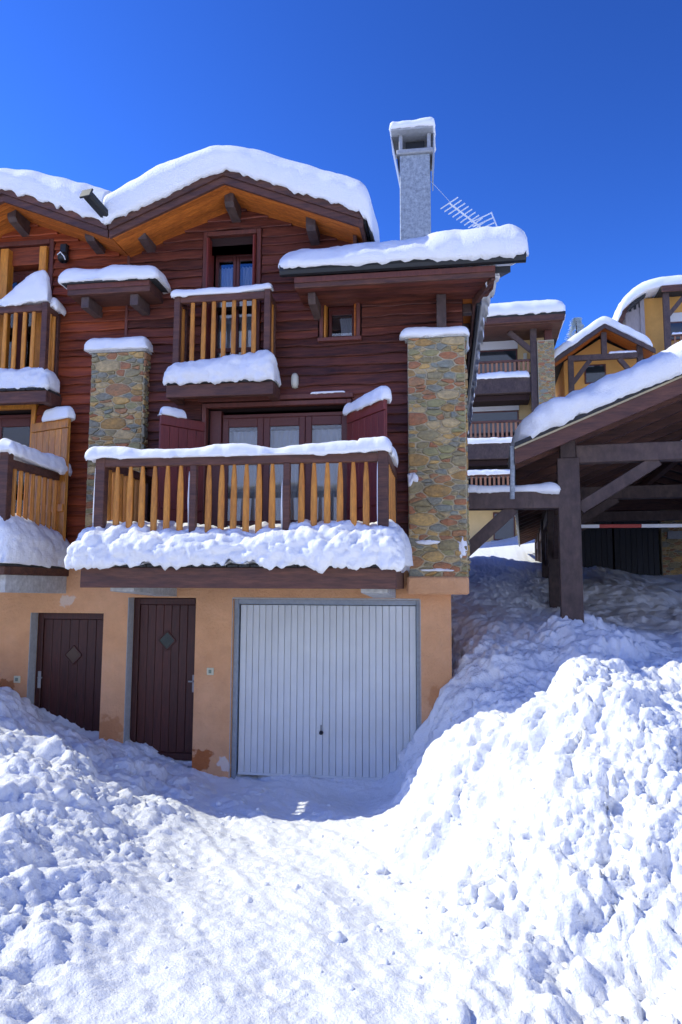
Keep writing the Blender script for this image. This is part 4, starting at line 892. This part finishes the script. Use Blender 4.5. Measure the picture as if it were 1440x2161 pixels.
for a, b in ((EU, RU), (RU, UE)):
    cprism('barge_board', [(a, ez(a)-.07), (b, ez(b)-.07), (b, ez(b)-.26), (a, ez(a)-.26)], VF, VF+.06, M['beam'], crf)
    cprism('verge_strip', [(a, ez(a)-.045), (b, ez(b)-.045), (b, ez(b)-.068), (a, ez(a)-.068)], VF-.02, VF+.02, M['mortar'], crf)
    cprism('verge_edge', [(a, ez(a)+.01), (b, ez(b)+.01), (b, ez(b)-.044), (a, ez(a)-.044)], VF-.03, VF+.1, M['tile'], crf)
    n = 19
    for i in range(n):          # rafters
        v = VF+.5+i*.98; cprism('rafter', [(a, ez(a)-.075), (b, ez(b)-.075), (b, ez(b)-.24), (a, ez(a)-.24)], v, v+.09, M['beam'], crf)
for v in np.arange(0, 1): pass
for i in range(14): # roof decking boards, left slope, as seen from below
    a = EU+i*(RU-EU)/14; b = a+(RU-EU)/14-.012
    cprism('decking_board', [(a, ez(a)-.0705), (b, ez(b)-.0705), (b, ez(b)-.0745), (a, ez(a)-.0745)], VF+.06, VB, M['beam'], crf)
cbox('eave_gutter', EU-.06, EU+.0, VF+.1, VB-.1, EZ-.24, EZ-.10, M['black'], crf)
dp = np.array(cp(EU+.0, VF+.05, 0)); MB().tube([tuple(dp+np.array([-.03, 0, EZ-.02])), tuple(dp+np.array([-.03, .0, EZ-.3])), tuple(dp+np.array([-.04, 0.02, 3.45]))], .03, 8).build('downpipe', M['galv'], crf)
vs = [0, 4.05, 8.6, 13.1, 17.8]
for i, v in enumerate(vs):
    for u in (0, 2*RU):
        zt_ = ez(u)-.08; zb = (1.4, 1.6, 2.0, 2.4, 2.8)[i]
        cbox('post', u-.135, u+.135, v-.135, v+.135, zb, zt_-.33, M['beam_grey']); cbox('post_head', u-.095, u+.095, v-.11, v+.11, zt_-.33, zt_, M['beam_grey'])
    cbox('tie_beam', .1 if i == 0 else .135, 2*RU-.13, v-.09, v+.09, 3.93, 4.16, M['beam_grey'])
    for sgn, u in ((1, .1), (-1, 2*RU-.1)):
        MB().beam(cp(u+sgn*.03, v, 3.35), cp(u+sgn*.98, v, 3.94), .12, .15).build('brace', M['beam_grey'], car)
    if i: MB().beam(cp(0, v-.14, 2.9), cp(0, v-1.1, 3.6), .11, .13).build('brace', M['beam_grey'], car)
for u in (0, 2*RU): cbox('wall_plate', u-.08, u+.08, .14, VB-.3, 3.73, 3.95, M['beam'])
cbox('ridge_beam', RU-.08, RU+.08, VF+.1, VB-.1, ez(RU)-.4, ez(RU)-.25, M['beam'])
# beam and brace tying the carport to the house
tb = box('link_beam', .21, 1.44, .5, .72, 3.35, 3.565, M['beam_grey'], car)
beam('link_brace', (.16, .61, 2.72), (.86, .61, 3.36), .14, .16, M['beam_grey'], car)
loaf('beam_snow', [(.25, .6, 3.565), (.8, .6, 3.565), (1.43, .6, 3.565)], (0, 1, 0), -.13, .12, lambda t: .11-.03*t, 'snow strip on the beam linking carport and house', lump=.01, rnd=.08, seed=24, res=.025)
p0, p1 = np.array(cp(1.35, 0, 4.16)), np.array(cp(2.6, 0, 4.16))
loaf('beam_snow', [p0, p1], DU, -.08, .08, .06, 'thin snow wedge on the carport\'s front tie beam', lump=.005, fb=.01, rnd=.3, seed=25, res=.03)
pp = [cp(EU-.04, 0, ez(EU)-.03), cp(EU+.5, 0, ez(EU+.5)+.01), cp(RU-.3, 0, ez(RU-.3)+.01), cp(RU, 0, ez(RU)-.02), cp(RU+.3, 0, ez(RU-.3)+.01), cp(UE, 0, ez(UE)-.02)]
loaf('carport_snow', pp, DU, VF-.06, VB, lambda t: .34+.03*min(1, t*4), 'deep snow slab on the dark timber carport roof', lump=.05, lsc=4.2, rnd=.4, mt='snow', rag=.03, seed=26, res=.05, bulge=.05, n=3.6, fb=.05)
# barrier pole behind the first post
bar = tag(empty('barrier_pole', (3, 3, 3.3)), 'red and white striped barrier pole under the carport', 'barrier')
for i, (a, b) in enumerate(((2.02, 2.42), (2.42, 3.06), (3.06, 3.72), (3.72, 4.4), (4.4, 5.6))):
    box('stripe', a, b, 2.98, 3.02, 3.29, 3.345, M['whitestripe'] if i % 2 == 0 else M['redstripe'], bar, .003)
for a in (1.98, 5.6): box('bracket', a, a+.04, 2.97, 3.03, 1.6, 3.4, M['black'], bar)
# stone garage row at the far end
far = tag(empty('stone_garage', (5.5, 13.2, 2.5)), 'dark garage doors in a rough stone wall behind the carport', 'garage')
sp_ = box('stone_wall', 6.2, 9.5, 13.0, 13.6, 1.6, 4.6, M['mortar'], far)
stone_face(sp_, (6.2, 13.0, 2.2), (1, 0, 0), (0, -1, 0), 1.3, 2.1, 41)
box('back_wall', 3.2, 6.2, 13.3, 13.6, 1.6, 5.4, M['core'], far); box('lintel', 3.2, 9.5, 13.0, 13.6, 4.601, 5.4, M['beam'], far)
for a in (3.6, 4.9):
    dd = box('garage_door', a, a+1.25, 13.1, 13.2, 2.0, 4.3, M['darkdoor'], far)
    for i in range(8): box('plank', a+i*.156, a+i*.156+.15, 13.07, 13.1, 2.0, 4.3, M['darkdoor'], dd)
box('wall_lamp', 6.35, 6.75, 12.9, 13.0, 3.75, 3.98, M['metal'], far)

# ================================================================ houses further up the slope
def rotz(V, c, a):
    V = np.array(V, float); ca_, sa_ = math.cos(a), math.sin(a); x, y = V[:, 0]-c[0], V[:, 1]-c[1]
    return np.stack([c[0]+ca_*x-sa_*y, c[1]+sa_*x+ca_*y, V[:, 2]], 1)
class Far:
    def __init__(s, root, c, a): s.r, s.c, s.a = root, c, a
    def box(s, name, x0, x1, y0, y1, z0, z1, mt, par=None, ch=.01):
        m_ = MB().box(x0, x1, y0, y1, z0, z1, ch); return finish(name, rotz(m_.V, s.c, s.a), m_.F, mt, par or s.r)
    def beam(s, name, p0, p1, w, h, mt, par=None):
        m_ = MB().beam(p0, p1, w, h); return finish(name, rotz(m_.V, s.c, s.a), m_.F, mt, par or s.r)
    def prism(s, name, poly, y0, y1, mt, par=None):
        m_ = MB().prism(poly, y0, y1); return finish(name, rotz(m_.V, s.c, s.a), m_.F, mt, par or s.r)
    def pt(s, p): return tuple(rotz([p], s.c, s.a)[0])
    def window(s, x0, x1, y, z0, z1, box_h=.35, par=None):
        w_ = s.box('window', x0, x1, y-.02, y+.05, z0, z1, M['frame'], par); s.box('pane', x0+.06, x1-.06, y-.03, y-.021, z0+.06, z1-.06, M['glass_d'], w_, .001)
        if box_h: s.box('roller_box', x0-.05, x1+.02, y-.08, y+.0, z1+.003, z1+box_h, M['white'], w_)
        return w_
    def balcony(s, x0, x1, yf, yw, zb, zt_, rail, n, par=None):
        b_ = s.box('balcony', x0, x1, yf, yw, zb, zt_, M['beam_grey'], par); s.box('top_rail', x0, x1, yf, yf+.12, rail-.09, rail, M['beam'], b_); s.box('bottom_rail', x0, x1, yf+.02, yf+.1, zt_+.12, zt_+.18, M['beam'], b_)
        for i in range(n): x = x0+(i+.5)*(x1-x0)/n; s.box('baluster', x-.045, x+.045, yf+.03, yf+.09, zt_+.18, rail-.09, M['rail_far'], b_)
        return b_
ra = tag(empty('apartment_block', (2.6, 21.8, 3.6)), 'yellow block with stacked timber balconies just right of the stone pier', 'building')
A = Far(ra, (2.6, 21), R_(-2.3))
A.box('wall', -1.5, 3.72, 22, 28, 2.5, 13.4, M['yellow']); A.box('wall', 3.72, 4.45, 21.8, 28, 2.5, 13.4, M['yellow'])
A.box('eave_fascia', -1.7, 4.85, 19.9, 20.05, 13.05, 13.3, M['beam']); A.box('roof', -1.8, 4.9, 19.95, 28, 13.31, 13.42, M['tile'])
A.box('soffit', -1.6, 4.8, 20.06, 22, 13.0, 13.06, M['beam'])
A.box('post', 3.55, 3.80, 20.6, 20.85, 3.2, 13.05, M['beam_grey']); A.beam('brace', (2.7, 20.75, 12.95), (3.6, 20.75, 12.1), .18, .2, M['beam_grey'])
A.box('side_post', 4.15, 4.45, 20.9, 21.2, 12.2, 13.05, M['trim'])
pA = A.box('stone_pier', 3.82, 4.48, 20.5, 21.8, 2.5, 12.45, M['mortar'])
stone_face(pA, A.pt((3.82, 20.5, 8.9)), (math.cos(A.a), math.sin(A.a), 0), (math.sin(A.a), -math.cos(A.a), 0), .66, 3.5, 51)
for zb, zt_, rl, wz0, wz1 in ((10.35, 11.0, 11.75, 11.3, 12.62), (7.6, 8.25, 9.2, 8.75, 9.9), (5.75, 6.05, 6.95, 6.2, 7.0)):
    A.balcony(-1.2, 3.54, 20.7, 22, zb, zt_, rl, 26); A.window(-.6, 3.1, 21.98, wz0, wz1, .38)
    if zb > 6: A.box('painted_shade_strip', -1.0, 3.5, 20.95, 21.9, zb-.25, zb-.02, M['core'])  # near-black strip painting in the shade under the balcony floor
A.window(1.95, 2.85, 21.96, 4.3, 5.5, 0); A.box('window_sill', 1.85, 2.95, 21.85, 22, 4.2, 4.295, M['jamb']); A.box('wall_lamp', 3.35, 3.5, 21.9, 22, 12.1, 12.4, M['lamp'])
loaf('roof_snow', [A.pt((-1.8, 22, 13.42)), A.pt((4.95, 22, 13.42))], (math.sin(-A.a), math.cos(A.a), 0), -2.15, 6, .62, 'flat snow slab on the yellow block with stacked balconies', lump=.03, lsc=2.5, rnd=.5, rag=.08, seed=27, res=.12, bulge=.06, mt='snow')
for i, (z0, hh_, lb) in enumerate(((11.0, .26, 'top'), (8.25, .25, 'middle'), (6.95, .2, 'lowest'))):
    loaf('balcony_snow', [A.pt((-1.2, 20.75, z0)), A.pt((3.5, 20.75, z0))], (math.sin(-A.a), math.cos(A.a), 0), -.1, .25 if i < 2 else .12, hh_, 'snow strip on the yellow block\'s %s balcony' % lb, lump=.03, lsc=5, rnd=.15, rag=.03, seed=28+i, res=.08)
# gabled ochre house
rb = tag(empty('gabled_house', (7, 24.5, 8)), 'ochre gabled house with timber frame and one dark window', 'house')
B = Far(rb, (7, 24), R_(-2.5)); ax, az = 7.12, 14.1; bl_, br_ = 4.95, 9.2; sL, sR = .68, .62
zB = lambda x: az-(sL*(ax-x) if x < ax else sR*(x-ax))
B.prism('wall', [(5.5, 7), (8.7, 7), (8.7, zB(8.7)-.2), (ax, az-.3), (5.5, zB(5.5)-.2)], 24.6, 30, M['ochre'])
rB = B.prism('roof', [(bl_, zB(bl_)), (ax, az), (br_, zB(br_)), (br_, zB(br_)-.1), (ax, az-.1), (bl_, zB(bl_)-.1)][::-1], 23.3, 30, M['tile'])
for a, b in ((bl_, ax), (ax, br_)):
    B.prism('barge_board', [(a, zB(a)-.06), (b, zB(b)-.06), (b, zB(b)-.26), (a, zB(a)-.26)], 23.2, 23.29, M['beam_grey'], rB)
    for i in range(5): B.prism('soffit_board', [(a, zB(a)-.105), (b, zB(b)-.105), (b, zB(b)-.14), (a, zB(a)-.14)], 23.32+i*.25, 23.32+i*.25+.235, M['soffit'], rB)
B.box('tie_beam', 5.55, 8.75, 23.5, 23.7, 12.5, 12.75, M['beam_grey']); B.box('king_post', 7.0, 7.24, 23.5, 23.7, 12.75, 13.75, M['beam_grey'])
for x in (5.55, 8.5): B.box('post', x, x+.24, 23.5, 23.7, 8, 13.1 if x > 6 else 12.5, M['beam_grey'])
B.beam('brace', (5.75, 23.6, 11.5), (6.5, 23.6, 12.5), .16, .2, M['beam_grey']); B.beam('brace', (8.5, 23.6, 11.5), (7.75, 23.6, 12.5), .16, .2, M['beam_grey'])
B.window(6.4, 7.35, 24.58, 11.7, 12.6, 0)
loaf('roof_snow', [B.pt((bl_-.15, 24, zB(bl_)-.35)), B.pt((bl_, 24, zB(bl_))), B.pt((ax-.4, 24, zB(ax-.4))), B.pt((ax, 24, az)), B.pt((ax+.4, 24, zB(ax+.4))), B.pt((br_, 24, zB(br_)))], (math.sin(-B.a), math.cos(B.a), 0), -.8, 6, .42, 'snow on the small ochre gabled house behind the carport', lump=.02, lsc=2.5, rnd=.5, rag=.03, seed=33, res=.1, mt='snow', n=4)
loaf('beam_snow', [B.pt((7.3, 23.6, 12.75)), B.pt((8.5, 23.6, 12.75))], (0, 1, 0), -.1, .1, .1, 'snow strip on the ochre gabled house\'s tie beam', lump=.01, rnd=.15, seed=34, res=.06)
# upper ochre house at the right edge
rc = tag(empty('upper_house', (12, 31, 13.5)), 'tall ochre house with grey clad side at the right edge', 'house')
Cc = Far(rc, (12, 30), R_(-2.5))
Cc.box('wall', 10.7, 16.5, 30.6, 38, 12, 18.05, M['ochre']); Cc.box('clad_wall', 9.75, 10.69, 30.3, 37, 12, 17.75, M['clad']); Cc.box('clad_batten', 10.5, 10.72, 30.2, 30.32, 12, 18.1, M['clad'])
Cc.box('roof', 11.4, 16.8, 29.4, 38, 18.06, 18.2, M['tile']); Cc.box('eave_fascia', 11.42, 16.8, 29.3, 29.4, 17.85, 18.19, M['beam'])
Cc.prism('side_roof', [(9.35, 17.0), (10.75, 18.1), (10.75, 17.95), (9.35, 16.8)][::-1], 29.9, 38, M['tile'])
Cc.beam('side_barge', (9.2, 29.95, 16.1), (9.75, 29.95, 17.5), .1, .3, M['beam'])
for i in range(3): Cc.box('vent', 9.95+i*.25, 10.07+i*.25, 30.24, 30.31, 17.25+i*.1, 17.55+i*.1, M['black'])
Cc.box('post', 11.55, 11.85, 29.6, 29.85, 12, 17.9, M['beam_grey']); Cc.beam('brace', (11.8, 29.7, 16.7), (12.7, 29.7, 17.8), .16, .22, M['beam_grey'])
Cc.window(11.95, 14.5, 30.55, 15.6, 16.6, .5); Cc.balcony(11.9, 16, 29.6, 30.6, 14.2, 14.5, 15.6, 14)
cpth = [(9.1, 31, 16.3), (9.5, 31, 17.15), (10.1, 31, 17.72), (10.75, 31, 18.1), (11.5, 31, 18.22), (16.8, 31, 18.25)]
loaf('roof_snow', [Cc.pt(p) for p in cpth], (math.sin(-Cc.a), math.cos(Cc.a), 0), -1.65, 7, .62, 'snow on the tall ochre house at the right edge', lump=.03, lsc=2, rnd=.7, rag=.06, seed=35, res=.12, mt='snow', n=3.5)
loaf('balcony_snow', [Cc.pt((11.9, 29.65, 15.6)), Cc.pt((16, 29.65, 15.6))], (0, 1, 0), -.1, .1, .1, 'snow strip on the tall ochre house\'s balcony rail', lump=.01, rnd=.1, seed=36, res=.08)

# ================================================================ snowy fir behind the gabled house
ft = tag(empty('fir_tree', (8.95, 40, 15.5)), 'small frosted fir tree peeking up behind the ochre gable', 'tree')
MB().tube([(8.95, 40, 15), (8.95, 40, 18), (8.95, 40, 20.6)], [.18, .1, .02], 8).build('trunk', M['bark'], ft)
V = []; Fc = []; rg = random.Random(3)
for i in range(1500):
    t = rg.random()**.8; zz = 15.8+t*4.9; rmax = (20.9-zz)*.34+.05; a = rg.uniform(0, 2*math.pi); rr = rmax*math.sqrt(rg.uniform(.1, 1)); l = rg.uniform(.12, .3)
    c = np.array([8.95+rr*math.cos(a), 40+rr*math.sin(a), zz-rr*.25]); o_ = np.array([math.cos(a), math.sin(a), -.35]); s_ = np.array([-math.sin(a), math.cos(a), 0])*.07; n0 = len(V)
    V += [c-s_, c+s_, c+o_*l+s_*.3, c+o_*l-s_*.3+np.array([0, 0, .03])]; Fc.append([n0, n0+1, n0+2, n0+3])
finish('crown', V, Fc, M['twig'], ft)
